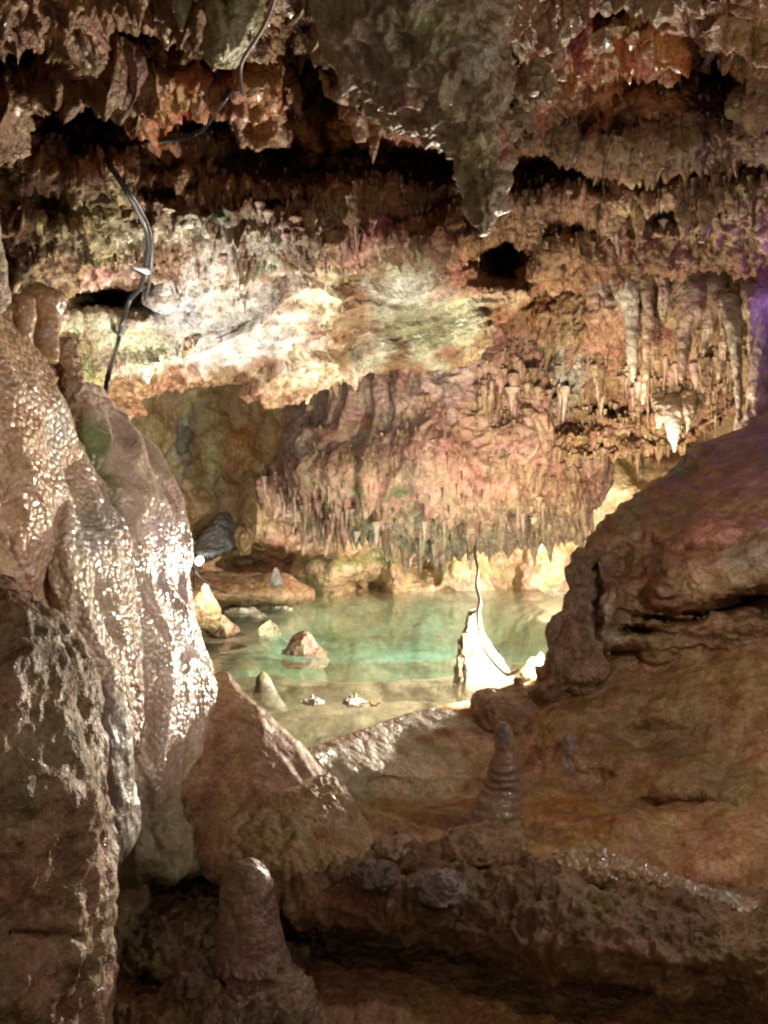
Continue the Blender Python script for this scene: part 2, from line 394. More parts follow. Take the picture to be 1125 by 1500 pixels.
bs = [(300, 660, 70, 90, (.33, .25, .12), .8), (360, 660, 60, 90, (.34, .16, .07), .85), (270, 640, 30, 60, (.22, .22, .2), .7), (320, 720, 30, 80, OLIVE, .5), (410, 720, 50, 100, (.30, .15, .08), .7),
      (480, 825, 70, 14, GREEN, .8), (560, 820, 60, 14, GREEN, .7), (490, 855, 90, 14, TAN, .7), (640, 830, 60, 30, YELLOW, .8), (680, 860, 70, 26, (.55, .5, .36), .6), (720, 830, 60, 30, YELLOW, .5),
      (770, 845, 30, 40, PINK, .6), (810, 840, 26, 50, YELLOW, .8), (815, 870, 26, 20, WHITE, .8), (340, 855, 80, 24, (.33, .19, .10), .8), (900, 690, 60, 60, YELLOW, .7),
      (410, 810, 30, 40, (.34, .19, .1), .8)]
def back_disp(W, N, px, py):
    return d_flute(.2, .10, .012, 2.2, .25, .03)(W, N, px, py)
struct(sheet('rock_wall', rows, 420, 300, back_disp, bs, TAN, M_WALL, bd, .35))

# ---- right wall with its left edge curling away behind
def krow(py, ex, Y, yr=3.4, up=0):
    r = [(ex+330, py, Y+1.2), (ex+190, py, Y+.5), (ex+90, py, Y+.24), (ex, py, Y)]
    for t in (.12, .3, .5, .75, 1): r.append((ex+(1650-ex)*t, py-up*t, Y+(yr-Y)*(t**.8)))
    return r
rows = [krow(560, 1230, 6.6, 4.0, 220), krow(580, 1175, 6.0, 3.8, 200), krow(604, 1130, 5.6, 3.6, 150), krow(650, 1035, 5.5, 3.5, 80), krow(700, 965, 5.3, 3.4, 40), krow(750, 912, 5.1, 3.4), krow(795, 855, 4.95, 3.3), krow(835, 840, 4.8, 3.4),
        krow(880, 834, 4.7, 3.65), krow(930, 817, 4.62, 4.0), krow(980, 797, 4.6, 4.35), krow(1030, 775, 4.75, 4.7), krow(1100, 740, 5.1, 5.2)]
kd = [(1060, 892, 70, 7, .5), (1105, 878, 26, 12, .5), (905, 962, 34, 13, .6), (935, 925, 30, 6, .4), (980, 905, 50, 5, .3), (868, 960, 6, 40, .3), (930, 820, 20, 60, .12), (1090, 885, 50, 16, .5), (885, 895, 18, 60, -.18), (960, 850, 18, 40, -.12), (1000, 700, 30, 14, .15),
      (1060, 740, 60, 40, -.12), (1040, 800, 60, 12, .12), (905, 830, 14, 30, .1)]
ks = [(1050, 720, 120, 80, (.36, .17, .12), .75), (980, 790, 90, 60, (.36, .16, .11), .7), (930, 740, 40, 60, (.26, .24, .15), .8), (1010, 660, 60, 40, GREY, .5), (990, 690, 40, 40, (.16, .22, .12), .5),
      (880, 830, 35, 40, LILAC, .6), (885, 900, 26, 60, PALE, .75), (872, 870, 14, 30, (.3, .34, .24), .6), (960, 900, 60, 50, RED, .5), (1050, 850, 110, 26, TAN, .5), (1110, 820, 50, 30, (.3, .26, .2), .7),
      (955, 850, 18, 24, ORANGE, .7), (830, 940, 30, 60, BROWN, .6), (870, 990, 60, 40, RED, .5), (1100, 640, 60, 50, (.22, .13, .11), .6)]
def k_disp(W, N, px, py):
    a = d_rough(.10, .045, .012, 0)(W, N, px, py); b = d_smooth(.10, .006, .05, 3)(W, N, px, py)
    w = .15+.55*sm(.0, .5, fbm(W*1.1+2, 2)+(px-930)/250)*(1-sm(830, 880, py))
    return b*w[:, None]+a*(1-w)[:, None]
struct(sheet('rock_wall', rows, 340, 340, k_disp, ks, (.30, .18, .10), M_WALL, kd, .5))

# ---- floor: rimstone dam, flowstone apron and mound on the right
gx = [380, 450, 520, 600, 690, 750, 800, 860, 940, 1050, 1200, 1500]
rimy = [3.75, 3.95, 4.25, 4.65, 4.95, 5.0, 4.9, 4.8, 4.8, 4.7, 4.5, 4.2]
rimz = [.57, .57, .57, .57, .572, .62, .72, .82, .95, 1.05, 1.15, 1.25]
rimp = [750-(z-CAMZ)/y*F for z, y in zip(rimz, rimy)]
rows = []
def wz_py(Y, z): return 750-(z-CAMZ)/Y*F
rows.append([(x*1.0, wz_py(y+1.0, -.05), y+1.0) for x, y in zip(gx, rimy)])
rows.append([(x, wz_py(y+.35, .30 if x < 790 else .5), y+.35) for x, y in zip(gx, rimy)])
rows.append([(x, p-2, y+.07) for x, p, y in zip(gx, rimp, rimy)])
rows.append([(x, p+3, y-.05) for x, p, y in zip(gx, rimp, rimy)])
yb = [3.3, 3.35, 3.4, 3.4, 3.4, 3.4, 3.4, 3.4, 3.4, 3.3, 3.1, 2.9]
pb = [1300, 1290, 1275, 1265, 1262, 1262, 1262, 1268, 1275, 1290, 1310, 1340]
for t, k in ((.12, .16), (.28, .32), (.5, .5), (.72, .72), (1, 1)):
    rows.append([(x, p+(q-p)*t, y+(b-y)*k) for x, p, q, y, b in zip(gx, rimp, pb, rimy, yb)])
rows.append([(x, q+70, b-.02) for x, q, b in zip(gx, pb, yb)]); rows.append([(x, 1560, 2.65) for x in gx]); rows.append([(x, 2600, 1.2) for x in gx]); rows.append([(x*2-600, 9000, .28) for x in gx])
gd = [(850, 1150, 60, 24, .12), (600, 1160, 130, 16, .1), (960, 1080, 60, 20, .12), (1010, 1180, 90, 14, .12), (900, 1210, 60, 40, -.08), (790, 1060, 60, 20, -.08)]
gs = [(500, 1140, 70, 70, (.50, .48, .33), .95), (600, 1120, 130, 60, (.52, .44, .30), .9), (620, 1060, 120, 24, (.62, .57, .44), .9), (560, 1180, 120, 30, (.34, .22, .1), .7), (640, 1210, 130, 40, (.28, .16, .07), .7),
      (720, 1030, 60, 30, PINK, .6), (690, 1085, 40, 24, PINK, .6), (830, 1190, 120, 60, (.33, .15, .06), .7), (950, 1080, 170, 110, (.21, .15, .07), .7), (1050, 1150, 90, 50, (.17, .15, .08), .6),
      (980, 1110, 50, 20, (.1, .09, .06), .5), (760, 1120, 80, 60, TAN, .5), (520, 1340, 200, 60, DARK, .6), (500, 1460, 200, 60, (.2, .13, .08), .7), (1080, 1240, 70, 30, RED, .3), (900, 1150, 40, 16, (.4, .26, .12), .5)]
def g_disp(W, N, px, py):
    s = d_smooth(.09, .004, .035, 4)(W, N, px, py)
    fl = .012*fbm(W*np.array([14, 14, 1.2]), 2, .5, True)
    n = N*(fl*sm(1080, 1120, py))[:, None]
    dz = np.abs(W[:, 1]-np.interp(px, gx, rimy)); w = np.maximum(sm(.05, .5, dz), sm(740, 820, px))[:, None]
    return s*(w*.94+.06)+n*w
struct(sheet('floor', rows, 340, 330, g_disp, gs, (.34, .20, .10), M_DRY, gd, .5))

# ---- crumbly floor at the lower left
lx = [-400, 0, 120, 200, 280, 350, 430, 520, 640]
rows = []
for py, Y in ((1180, 4.3), (1225, 3.65), (1262, 3.55), (1285, 3.5), (1300, 3.25), (1380, 2.95), (1460, 2.7), (1560, 2.45), (2600, 1.1)):
    rows.append([(x, py+{430: 30, 520: 160, 640: 420}.get(x, 0), Y) for x in lx])
ld = [(285, 1262, 55, 18, .6), (200, 1285, 40, 10, .25), (330, 1270, 40, 10, .3), (220, 1440, 60, 20, .1)]
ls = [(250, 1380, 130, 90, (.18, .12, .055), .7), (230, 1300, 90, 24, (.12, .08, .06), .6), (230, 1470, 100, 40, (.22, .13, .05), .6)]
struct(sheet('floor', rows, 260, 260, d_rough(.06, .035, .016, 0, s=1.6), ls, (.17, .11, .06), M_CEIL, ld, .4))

# ---- pool bed and water
n1, n2 = 240, 260
rx_ = [(a-562.5)/F*y for a, y in zip(gx, rimy)]
X, Yy = np.meshgrid(np.linspace(-4.5, 3.5, n1), np.linspace(0, 1, n2))
Y0 = np.interp(X, [-4.3, -1.0]+rx_, [6.5, 3.85]+[y+.06 for y in rimy])
Yy = Y0+Yy*(13.2-Y0)
pxs = 562.5+X/Yy*F
Wf = np.stack([X, Yy, np.zeros_like(X)], -1).reshape(-1, 3)
nz = fbm(Wf*1.2, 3).reshape(X.shape); nf = fbm(Wf*5, 3).reshape(X.shape)
fx, fy = X+.5*nz, Yy+.5*nz
deep = sm(6.55, 7.3, fy+(fx+.2)*.0)*sm(-1.15, -.5, fx)*(1-sm(1.25, 1.9, fx))*(1-sm(11.2, 12.2, fy))
shelf = .13+.16*sm(5.6, 6.0, fy)*(1-sm(6.2, 6.7, fy))+.10*(1-sm(4.9, 5.5, fy))
leftup = sm(-2.0, -2.9, fx+.25*(fy-8)) 
leftup = 1-sm(-2.7, -1.75, X+.15*nz+ (9-Yy)*.02)
Zb = WZ-(shelf+.05*nz+.02*nf)*(1-deep)-deep*(1.35+.2*nz)
Zb = Zb+leftup*(.26+.06*nf)
Wb = np.stack([X, Yy, Zb], -1).reshape(-1, 3)
cb = paint(Wb, (562.5+Wb[:, 0]/Wb[:, 1]*F), 750-(WZ-CAMZ)/Wb[:, 1]*F, (.55, .47, .33),
           [(560, 985, 130, 30, (.52, .40, .30), .7), (560, 1035, 140, 20, (.62, .58, .44), .8), (390, 960, 70, 60, (.32, .29, .17), .8), (620, 920, 150, 40, (.6, .66, .6), 1), (470, 925, 60, 24, (.25, .35, .3), .6)], .3)
struct(mesh_obj('pool_bed', Wb, grid_quads(n2, n1, False, False), M_BED, cb))

nwx, nwy = 200, 260
rx_ = [(a-562.5)/F*y for a, y in zip(gx, rimy)]
X, Tt = np.meshgrid(np.linspace(-4.3, 3.3, nwx), np.linspace(0, 1, nwy))
Y0 = np.interp(X, [-4.3, -1.0]+rx_, [6.5, 3.85]+[y+.015 for y in rimy])
Yy = Y0+Tt*(13-Y0)
Wq = np.stack([X, Yy, np.full_like(X, WZ)], -1).reshape(-1, 3)
Wq[:, 2] += .0016*perlin(Wq*np.array([5, 9, 1]))+.0007*perlin(Wq*np.array([14, 30, 1]))*sm(-.5, .5, Wq[:, 0])
bot = np.array([[-4.3, 6.5, -1.2], [3.3, 4.2, -1.2], [3.3, 13, -1.2], [-4.3, 13, -1.2]])
q = grid_quads(nwy, nwx); n = len(Wq)
wv = np.vstack([Wq, bot])
sides = []
loop = list(range(nwx))+[r*nwx+nwx-1 for r in range(1, nwy)]+[(nwy-1)*nwx+c for c in range(nwx-2, -1, -1)]+[r*nwx for r in range(nwy-2, 0, -1)]
# side walls as triangle fans to the four bottom corners
cor = {0: n, nwx-1: n+1, nwx*nwy-1: n+2, (nwy-1)*nwx: n+3}
cur = n; tr = []
for a, b2 in zip(loop, loop[1:]+[loop[0]]):
    if a in cor and cor[a] != cur:
        tr.append((a, cur, cor[a])); cur = cor[a]
    tr.append((a, cur, b2))
tr.append((0, n+3, n))
qs = np.vstack([q, [[n+3, n+2, n+1, n]]])
m = bpy.data.materials.new('clear_pool_water'); m.use_nodes = True
N_ = m.node_tree.nodes; L_ = m.node_tree.links; b = N_['Principled BSDF']
b.inputs['Base Color'].default_value = (.96, 1, .98, 1); b.inputs['Transmission Weight'].default_value = 1
b.inputs['Roughness'].default_value = 0.0; b.inputs['IOR'].default_value = 1.33
va = N_.new('ShaderNodeVolumeAbsorption'); va.inputs['Color'].default_value = (.45, .88, .80, 1); va.inputs['Density'].default_value = .22
L_.new(va.outputs[0], N_['Material Output'].inputs['Volume'])
tr0 = N_.new('ShaderNodeBsdfTransparent'); mxs = N_.new('ShaderNodeMixShader'); mxs.inputs[0].default_value = .54
L_.new(b.outputs[0], mxs.inputs[1]); L_.new(tr0.outputs[0], mxs.inputs[2]); L_.new(mxs.outputs[0], N_['Material Output'].inputs['Surface'])
water = struct(mesh_obj('water', wv, qs, m, None, np.array(tr)))


# ================================================================== BIG FORMATIONS (things)
T = []
# hanging flowstone mass over the pool
hm = loft('hanging_rock', [(380, 520, 960, 9.6, 1.1), (480, 450, 930, 9.4, 1.2), (560, 425, 910, 9.2, 1.3), (620, 432, 900, 9.1, 1.3), (670, 412, 890, 9.0, 1.35), (705, 380, 880, 9.0, 1.35), (730, 388, 868, 9.0, 1.3), (752, 412, 850, 9.0, 1.1),
           (770, 462, 842, 9.1, .9), (784, 525, 820, 9.2, .7), (795, 590, 780, 9.3, .4), (800, 640, 740, 9.3, .1)], 620, 330,
          lambda W, N, px, py: d_flute(.18, .15, .010, 3.4, .10, .02)(W, N, px, py)*(1-sm(690, 740, py+20*fbm(W*3, 2)))[:, None]+d_rough(.10, .05, .02, .34, 7)(W, N, px, py)*(sm(690, 740, py+20*fbm(W*3, 2)))[:, None],
          [(560, 620, 90, 90, MAUVE, .8), (530, 680, 60, 50, (.27, .20, .10), .6), (535, 612, 16, 16, ORANGE, .9), (640, 740, 260, 60, PINK, .8), (590, 720, 30, 12, MOSS, .95), (525, 715, 14, 9, MOSS, .8),
           (720, 620, 120, 70, (.26, .15, .1), .7), (800, 720, 90, 60, (.30, .18, .1), .7), (480, 580, 50, 60, MAUVE, .7), (660, 560, 60, 50, LILAC, .6), (850, 760, 50, 40, TAN, .6), (450, 650, 30, 60, (.35, .28, .24), .6)],
          (.39, .235, .18), M_WALL, var=.45)
setp(hm, 'large pinkish brown hanging flowstone mass with fringed lower edge over the pool', 'hanging rock')
# left columns
def lobe(rg, disp, spots, base, mat, lab, nu=240, nv=320):
    setp(loft('flowstone_column', rg, nu, nv, disp, spots, base, mat), lab, 'flowstone column')
def d_lobe(bead=.010, bs=26, fl=.03):
    def f(W, N, px, py):
        m_ = np.clip(.5+1.8*fbm(W*2.1+3, 2), .1, 1.3)
        Q = np.stack([(W[:, 0]+.42*np.maximum(W[:, 2], 1.12))*8, W[:, 1]*3, W[:, 2]*.7], 1)
        n = .03*fbm(W*2.4, 3)+bead*m_*(1-2*worley(W*np.array([bs, bs, bs*.6])))+fl*fbm(Q+.7*fbm(W*2, 2)[:, None], 2, .5, True)+.004*fbm(W*14, 3)
        return N*n[:, None]
    return f
lobe([(300, -260, -60, 3.1, .25), (420, -180, -10, 3.05, .25), (470, -150, 6, 3.0, .3), (520, -140, 36, 3.0, .36), (580, -130, 66, 3.0, .40), (650, -120, 88, 3.0, .42), (760, -110, 96, 3.0, .44), (880, -110, 104, 3.0, .46), (1000, -120, 118, 3.0, .48), (1200, -130, 140, 3.0, .5), (1500, -140, 150, 3.0, .5)],
     d_lobe(.005, 22, .06), [(40, 580, 60, 60, (.40, .30, .2), .7), (88, 640, 16, 150, (.42, .38, .3), .9), (20, 700, 50, 140, (.38, .23, .13), .7), (60, 820, 40, 120, (.42, .30, .22), .6)], (.52, .36, .23), M_BUMPY, 'tall tan flowstone column with beaded wet surface at the left edge')
lobe([(640, 88, 104, 3.3, .05), (690, 86, 128, 3.25, .14), (740, 84, 156, 3.2, .22), (790, 84, 178, 3.15, .27), (850, 86, 186, 3.12, .3), (920, 94, 196, 3.1, .3), (985, 108, 216, 3.1, .28), (1040, 126, 219, 3.1, .25), (1080, 146, 212, 3.12, .2), (1110, 166, 204, 3.14, .12), (1140, 178, 196, 3.16, .05)],
     d_lobe(.008, 26, .05), [(150, 770, 50, 50, (.30, .29, .29), .7), (200, 1020, 30, 90, (.40, .25, .15), .9), (140, 900, 50, 60, (.36, .28, .22), .5)], (.47, .36, .27), M_BUMPY, 'beaded grey brown flowstone column narrowing to a point beside the glossy one')
lobe([(560, 100, 128, 3.9, .1), (585, 108, 152, 3.85, .18), (620, 112, 184, 3.8, .26), (680, 126, 222, 3.75, .34), (740, 142, 248, 3.7, .4), (790, 154, 260, 3.65, .44), (850, 160, 258, 3.6, .46), (900, 166, 270, 3.58, .46), (960, 170, 288, 3.55, .46), (1010, 172, 302, 3.55, .44), (1060, 172, 298, 3.53, .44), (1110, 170, 288, 3.5, .43), (1160, 160, 275, 3.48, .42), (1230, 150, 268, 3.46, .4), (1300, 150, 262, 3.46, .38)],
     d_lobe(.003, 20, .075), [(140, 660, 34, 60, (.15, .21, .08), .9), (158, 730, 26, 46, (.14, .19, .06), .8), (240, 800, 40, 120, (.44, .37, .38), .8), (270, 930, 40, 90, (.46, .39, .41), .8), (200, 850, 10, 90, (.2, .15, .1), .7), (230, 900, 60, 50, (.38, .26, .2), .6)], (.52, .41, .32), M_WET, 'glossy lilac grey flowstone column with green algae near its top', 260)
lobe([(640, 70, 90, 3.5, .1), (700, 80, 150, 3.5, .2), (850, 80, 230, 3.6, .2), (1000, 90, 240, 3.6, .2), (1150, 100, 230, 3.6, .2), (1300, 100, 220, 3.6, .2)], d_lobe(.006, 20, .05), [], (.30, .23, .18), M_WET, 'shadowed flowstone core showing in the grooves between the left columns', 160, 160)
# foreground column
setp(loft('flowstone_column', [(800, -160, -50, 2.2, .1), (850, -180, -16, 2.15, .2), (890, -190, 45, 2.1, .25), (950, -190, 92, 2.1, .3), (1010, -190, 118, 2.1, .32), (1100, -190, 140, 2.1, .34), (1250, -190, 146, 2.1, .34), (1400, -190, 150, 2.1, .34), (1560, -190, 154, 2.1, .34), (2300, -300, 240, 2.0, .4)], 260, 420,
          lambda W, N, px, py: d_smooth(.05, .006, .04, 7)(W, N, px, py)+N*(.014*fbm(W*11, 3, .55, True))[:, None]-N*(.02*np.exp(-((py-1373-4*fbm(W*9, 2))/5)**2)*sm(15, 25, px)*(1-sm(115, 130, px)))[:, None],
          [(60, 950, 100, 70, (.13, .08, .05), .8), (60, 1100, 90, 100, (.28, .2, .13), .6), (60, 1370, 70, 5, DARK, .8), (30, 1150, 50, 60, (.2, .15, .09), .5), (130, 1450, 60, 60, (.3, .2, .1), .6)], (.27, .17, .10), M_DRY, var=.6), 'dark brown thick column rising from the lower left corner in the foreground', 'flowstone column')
setp(loft('flowstone_column', [(1000, 140, 160, 2.75, .05), (1060, 148, 182, 2.7, .1), (1150, 150, 190, 2.7, .12), (1230, 150, 192, 2.7, .12), (1262, 150, 178, 2.7, .08), (1300, 152, 166, 2.7, .05)], 120, 160,
          d_smooth(.04, .006, .02, 6), [(180, 1100, 20, 90, (.26, .24, .2), .6)], (.2, .16, .13), M_SMOOTH), 'narrow grey ribbed column tucked behind the foreground column', 'flowstone column')
# pink brown dome and skirt
dome = loft('flowstone_mound', [(985, 318, 334, 3.8, .03), (1005, 300, 352, 3.78, .1), (1040, 268, 394, 3.72, .2), (1080, 248, 430, 3.7, .28), (1120, 238, 465, 3.62, .36), (1155, 245, 490, 3.58, .42), (1180, 256, 492, 3.55, .44), (1205, 272, 478, 3.52, .44), (1240, 300, 450, 3.52, .4)], 260, 200,
            d_flute(.03, .018, .004, 4, .25, .004), [(420, 1120, 60, 60, (.36, .23, .18), .7), (330, 1080, 60, 70, (.36, .21, .13), .5), (350, 1180, 80, 40, (.3, .16, .09), .6), (320, 1230, 60, 20, (.3, .15, .06), .6)], (.42, .27, .18), M_DRY)
setp(dome, 'rounded pinkish brown flowstone mound in front of the pool rim', 'flowstone mound')
sk = loft('flowstone_skirt', [(1135, 380, 460, 3.5, .2), (1160, 330, 500, 3.46, .28), (1185, 300, 520, 3.44, .33), (1205, 288, 530, 3.42, .35), (1222, 286, 538, 3.4, .36), (1236, 292, 543, 3.4, .36), (1250, 310, 540, 3.4, .33), (1275, 335, 525, 3.42, .26)], 340, 200,
          lambda W, N, px, py: d_flute(.02, .022, .004, 11, .3, .006)(W, N, px, py)+N*(.008*(1-2*worley(W*30)))[:, None], [(420, 1210, 80, 30, (.32, .25, .14), .7), (500, 1240, 50, 40, (.30, .19, .08), .6), (420, 1280, 120, 20, (.25, .15, .08), .6)], (.38, .27, .15), M_DRY, var=.35)
setp(sk, 'rough pitted skirt of yellowish crust below the pinkish mound', 'flowstone')
setp(loft('flowstone_mound', [(1100, 188, 212, 3.36, .06), (1118, 176, 232, 3.34, .14), (1155, 160, 256, 3.34, .22), (1195, 146, 292, 3.32, .28), (1230, 140, 322, 3.32, .28), (1252, 142, 318, 3.32, .24), (1268, 150, 250, 3.34, .18), (1285, 160, 210, 3.36, .08)], 240, 160,
          d_flute(.05, .045, .004, 6, .3, .01), [(235, 1170, 40, 30, (.42, .38, .28), .7), (190, 1210, 60, 40, (.30, .31, .2), .7), (290, 1225, 40, 24, (.38, .22, .1), .8)], (.33, .29, .19), M_SMOOTH), 'low greenish grey wet flowstone bulge at the foot of the left columns', 'flowstone mound')
setp(loft('rock_flake', [(228, 1196, 1200, 3.42, .02), (262, 1206, 1246, 3.36, .10), (300, 1226, 1262, 3.3, .14), (340, 1246, 1268, 3.25, .12), (372, 1256, 1266, 3.22, .03)], 90, 120,
          d_rough(.03, .014, .006, 0, s=2), [], (.34, .19, .08), M_CEIL, horiz=True), 'thin orange brown flake with ragged edge jutting over the dark hollow', 'rock flake')
# foreground ledge
setp(loft('rock_ledge', [(330, 1272, 1296, 3.25, .05), (400, 1266, 1315, 3.22, .16), (480, 1262, 1328, 3.18, .2), (560, 1262, 1340, 3.15, .24), (640, 1262, 1352, 3.12, .26), (730, 1270, 1368, 3.08, .28), (820, 1282, 1388, 3.02, .3), (920, 1298, 1405, 2.97, .3), (1020, 1318, 1425, 2.92, .3), (1140, 1345, 1450, 2.85, .34), (1300, 1370, 1500, 2.8, .3), (1500, 1400, 1520, 2.8, .1)], 240, 460,
          lambda W, N, px, py: d_rough(.13, .045, .010, .03, 12, s=1.1)(W, N, px, py)+N*(.045*fbm(W*np.array([1.6, 6, 9])+40, 4, .55, True))[:, None],
          [(640, 1295, 60, 20, (.27, .22, .22), .7), (720, 1300, 200, 24, (.22, .15, .10), .6), (560, 1270, 40, 16, TAN, .7), (850, 1350, 200, 40, (.16, .11, .07), .6), (980, 1390, 160, 40, (.2, .13, .08), .6), (480, 1330, 90, 40, (.2, .11, .06), .6)],
          (.16, .095, .045), M_DRY, horiz=True, var=.6), 'long dark craggy rock ledge crossing the foreground above the path', 'rock ledge')
setp(loft('rock_rib', [(740, 1262, 1284, 3.2, .03), (800, 1256, 1290, 3.18, .08), (860, 1246, 1292, 3.15, .11), (910, 1252, 1300, 3.12, .1), (960, 1276, 1304, 3.08, .08), (1020, 1296, 1322, 3.02, .06), (1090, 1316, 1340, 2.95, .05), (1180, 1340, 1360, 2.9, .03)], 100, 240,
          d_rough(.04, .025, .006, 0, s=1.8), [(1040, 1310, 60, 20, GREY, .5)], (.27, .17, .10), M_WET, horiz=True), 'wet brown rib of rock lying along the top of the dark ledge', 'rock rib')
for (rg, col, lab) in (
    ([(1212, 690, 700, 3.3, .02), (1222, 655, 752, 3.3, .1), (1238, 645, 758, 3.28, .13), (1256, 640, 752, 3.26, .12), (1275, 650, 730, 3.25, .08)], (.27, .17, .1), 'crusty brown lump at the foot of the slender stalagmite'),
    ([(1216, 580, 590, 3.35, .02), (1226, 556, 612, 3.34, .07), (1244, 550, 616, 3.3, .09), (1270, 560, 604, 3.3, .06)], (.36, .27, .18), 'small pale tan lump beside the crust skirt on the ledge'),
    ([(1262, 530, 545, 3.0, .02), (1272, 512, 580, 2.98, .06), (1290, 515, 585, 2.96, .07), (1306, 530, 570, 2.96, .03)], (.12, .09, .075), 'dark grey lump on the left half of the foreground ledge'),
    ([(1276, 640, 650, 2.86, .02), (1288, 622, 668, 2.88, .05), (1306, 612, 680, 2.9, .06), (1324, 636, 656, 2.86, .03)], (.24, .2, .19), 'pale lilac knob sitting on the foreground ledge')):
    setp(loft('rock', rg, 90, 60, d_rough(.03, .016, .006, 0, s=2.4), [], col, M_CEIL), lab, 'rock')

bpy.context.view_layer.update()
dg = bpy.context.evaluated_depsgraph_get()
def cast(px, py, maxd=30):
    d = (V(px, py, 1)-Vector((0, 0, CAMZ))).normalized()
    ok, loc, nor, idx, ob, mt = SC.ray_cast(dg, Vector((0, 0, CAMZ)), d, distance=maxd)
    return (loc, nor, ob) if ok else None

hn = cast(838, 1122); YN = hn[0].y if hn else 4.1
# ---- stalagmites
def stalagmite(rg, col, lab, mat=M_SMOOTH, disp=None, spots=(), nu=110, nv=160, cat='stalagmite', name='stalagmite'):
    return setp(loft(name, rg, nu, nv, disp or d_smooth(.012, .002, .008, 9), spots, col, mat), lab, cat)
def d_ring(a=.006, f=46, big=.012):
    return lambda W, N, px, py: N*(big*fbm(W*14, 2)+a*np.sin(W[:, 2]*f*6.28+5*fbm(W*7, 2))*sm(1110, 1125, py)+.003*fbm(W*40, 2))[:, None]
stalagmite([(1262, 352, 366, 2.76, .01), (1267, 342, 378, 2.76, .045), (1280, 332, 390, 2.76, .065), (1300, 326, 400, 2.76, .08), (1340, 322, 407, 2.76, .09), (1380, 318, 414, 2.75, .095), (1410, 314, 424, 2.75, .105), (1425, 316, 428, 2.75, .11), (1432, 300, 440, 2.75, .13), (1450, 282, 455, 2.74, .16), (1480, 262, 462, 2.72, .18), (1520, 250, 466, 2.7, .19)],
           (.25, .165, .12), 'stout smooth brown stalagmite with rounded top and crusty foot in the foreground', M_WALL, lambda W, N, px, py: d_smooth(.014, .003, .010, 9)(W, N, px, py)+N*(.006*fbm(W*np.array([22, 22, 5]), 3, .5, True)+.004*fbm(W*np.array([4, 4, 40]), 2)+(.03*fbm(W*18, 3, .5, True))*sm(1412, 1430, py))[:, None], [(380, 1330, 20, 60, (.33, .24, .2), .5), (420, 1460, 60, 30, TAN, .4)], 160, 240)
stalagmite([(1408, 278, 286, 2.66, .01), (1416, 262, 300, 2.66, .05), (1440, 250, 316, 2.65, .07), (1480, 235, 326, 2.64, .09), (1530, 225, 330, 2.62, .1)], (.17, .11, .07), 'low stubby dark stalagmite left of the stout one', M_CEIL, d_rough(.02, .012, .006, 0, s=2.5))
stalagmite([(1058, 733, 741, 3.62, .008), (1064, 727, 748, 3.62, .026), (1080, 724, 751, 3.62, .034), (1100, 724, 753, 3.62, .037), (1115, 719, 758, 3.6, .048), (1135, 713, 763, 3.6, .06), (1155, 706, 764, 3.6, .07), (1175, 696, 762, 3.58, .08), (1205, 682, 764, 3.56, .1), (1240, 664, 775, 3.55, .12), (1275, 655, 785, 3.55, .13)],
           (.25, .165, .11), 'slender ringed stalagmite with dark rounded tip on the flowstone apron', M_SMOOTH, d_ring(.0022, 30, .007), [(738, 1075, 18, 26, (.09, .07, .075), .9)], 110, 220)
YN += .05
stalagmite([(1073, 832, 838, YN, .006), (1079, 826, 844, YN, .025), (1092, 823, 847, YN, .032), (1106, 820, 850, YN, .04), (1120, 814, 856, YN, .06), (1150, 802, 868, YN, .08), (1180, 795, 875, YN, .09)], (.26, .19, .15), 'small grey stalagmite nub right of the slender one', M_WALL, d_smooth(.012, .003, .008, 12))
stalagmite([(892, 689, 693, 5.8, .008), (902, 682, 702, 5.8, .04), (925, 678, 710, 5.8, .06), (950, 672, 722, 5.8, .09), (975, 668, 738, 5.8, .13), (1000, 664, 752, 5.8, .17), (1015, 664, 756, 5.8, .18), (1045, 672, 745, 5.75, .14)], (.40, .35, .27),
           'floodlit white stalagmite standing in the near edge of the pool', M_WALL, d_flute(.05, .035, .006, 9, .3, .02), [(705, 990, 30, 10, (.45, .4, .25), .4)], 140, 180)
stalagmite([(984, 382, 388, 5.6, .01), (992, 376, 396, 5.6, .04), (1010, 372, 404, 5.6, .06), (1035, 366, 420, 5.6, .1)], (.34, .31, .22), 'pale submerged stalagmite stump near the left shore', M_SMOOTH)
# stubs on top of the left column
stalagmite([(415, 52, 64, 3.3, .03), (428, 34, 96, 3.3, .06), (445, 40, 98, 3.3, .065), (465, 48, 90, 3.3, .05), (500, 52, 84, 3.28, .04), (530, 45, 84, 3.25, .05)], (.38, .24, .14), 'stubby orange tan column stub with wide cap above the left flowstone', M_WET, d_smooth(.02, .003, .012, 9), [(70, 490, 16, 20, PALE, .6)], name='dripstone_column', cat='column')
stalagmite([(430, 30, 36, 3.1, .01), (437, 22, 52, 3.1, .03), (465, 20, 52, 3.1, .035), (500, 30, 48, 3.1, .03), (540, 34, 50, 3.1, .03)], (.42, .27, .16), 'narrow orange column stub next to the wide capped one', M_WET, d_smooth(.015, .003, .01, 9), name='dripstone_column', cat='column')
stalagmite([(300, -30, -6, 3.0, .05), (390, -30, 8, 3.0, .06), (430, -34, 16, 3.0, .06), (455, -22, 8, 3.0, .04), (462, -14, -4, 3.0, .01)], (.45, .36, .26), 'blunt pale stalactite at the left edge above the column', M_CEIL, d_rough(.02, .01, .006, .02), name='stalactite', cat='stalactite')
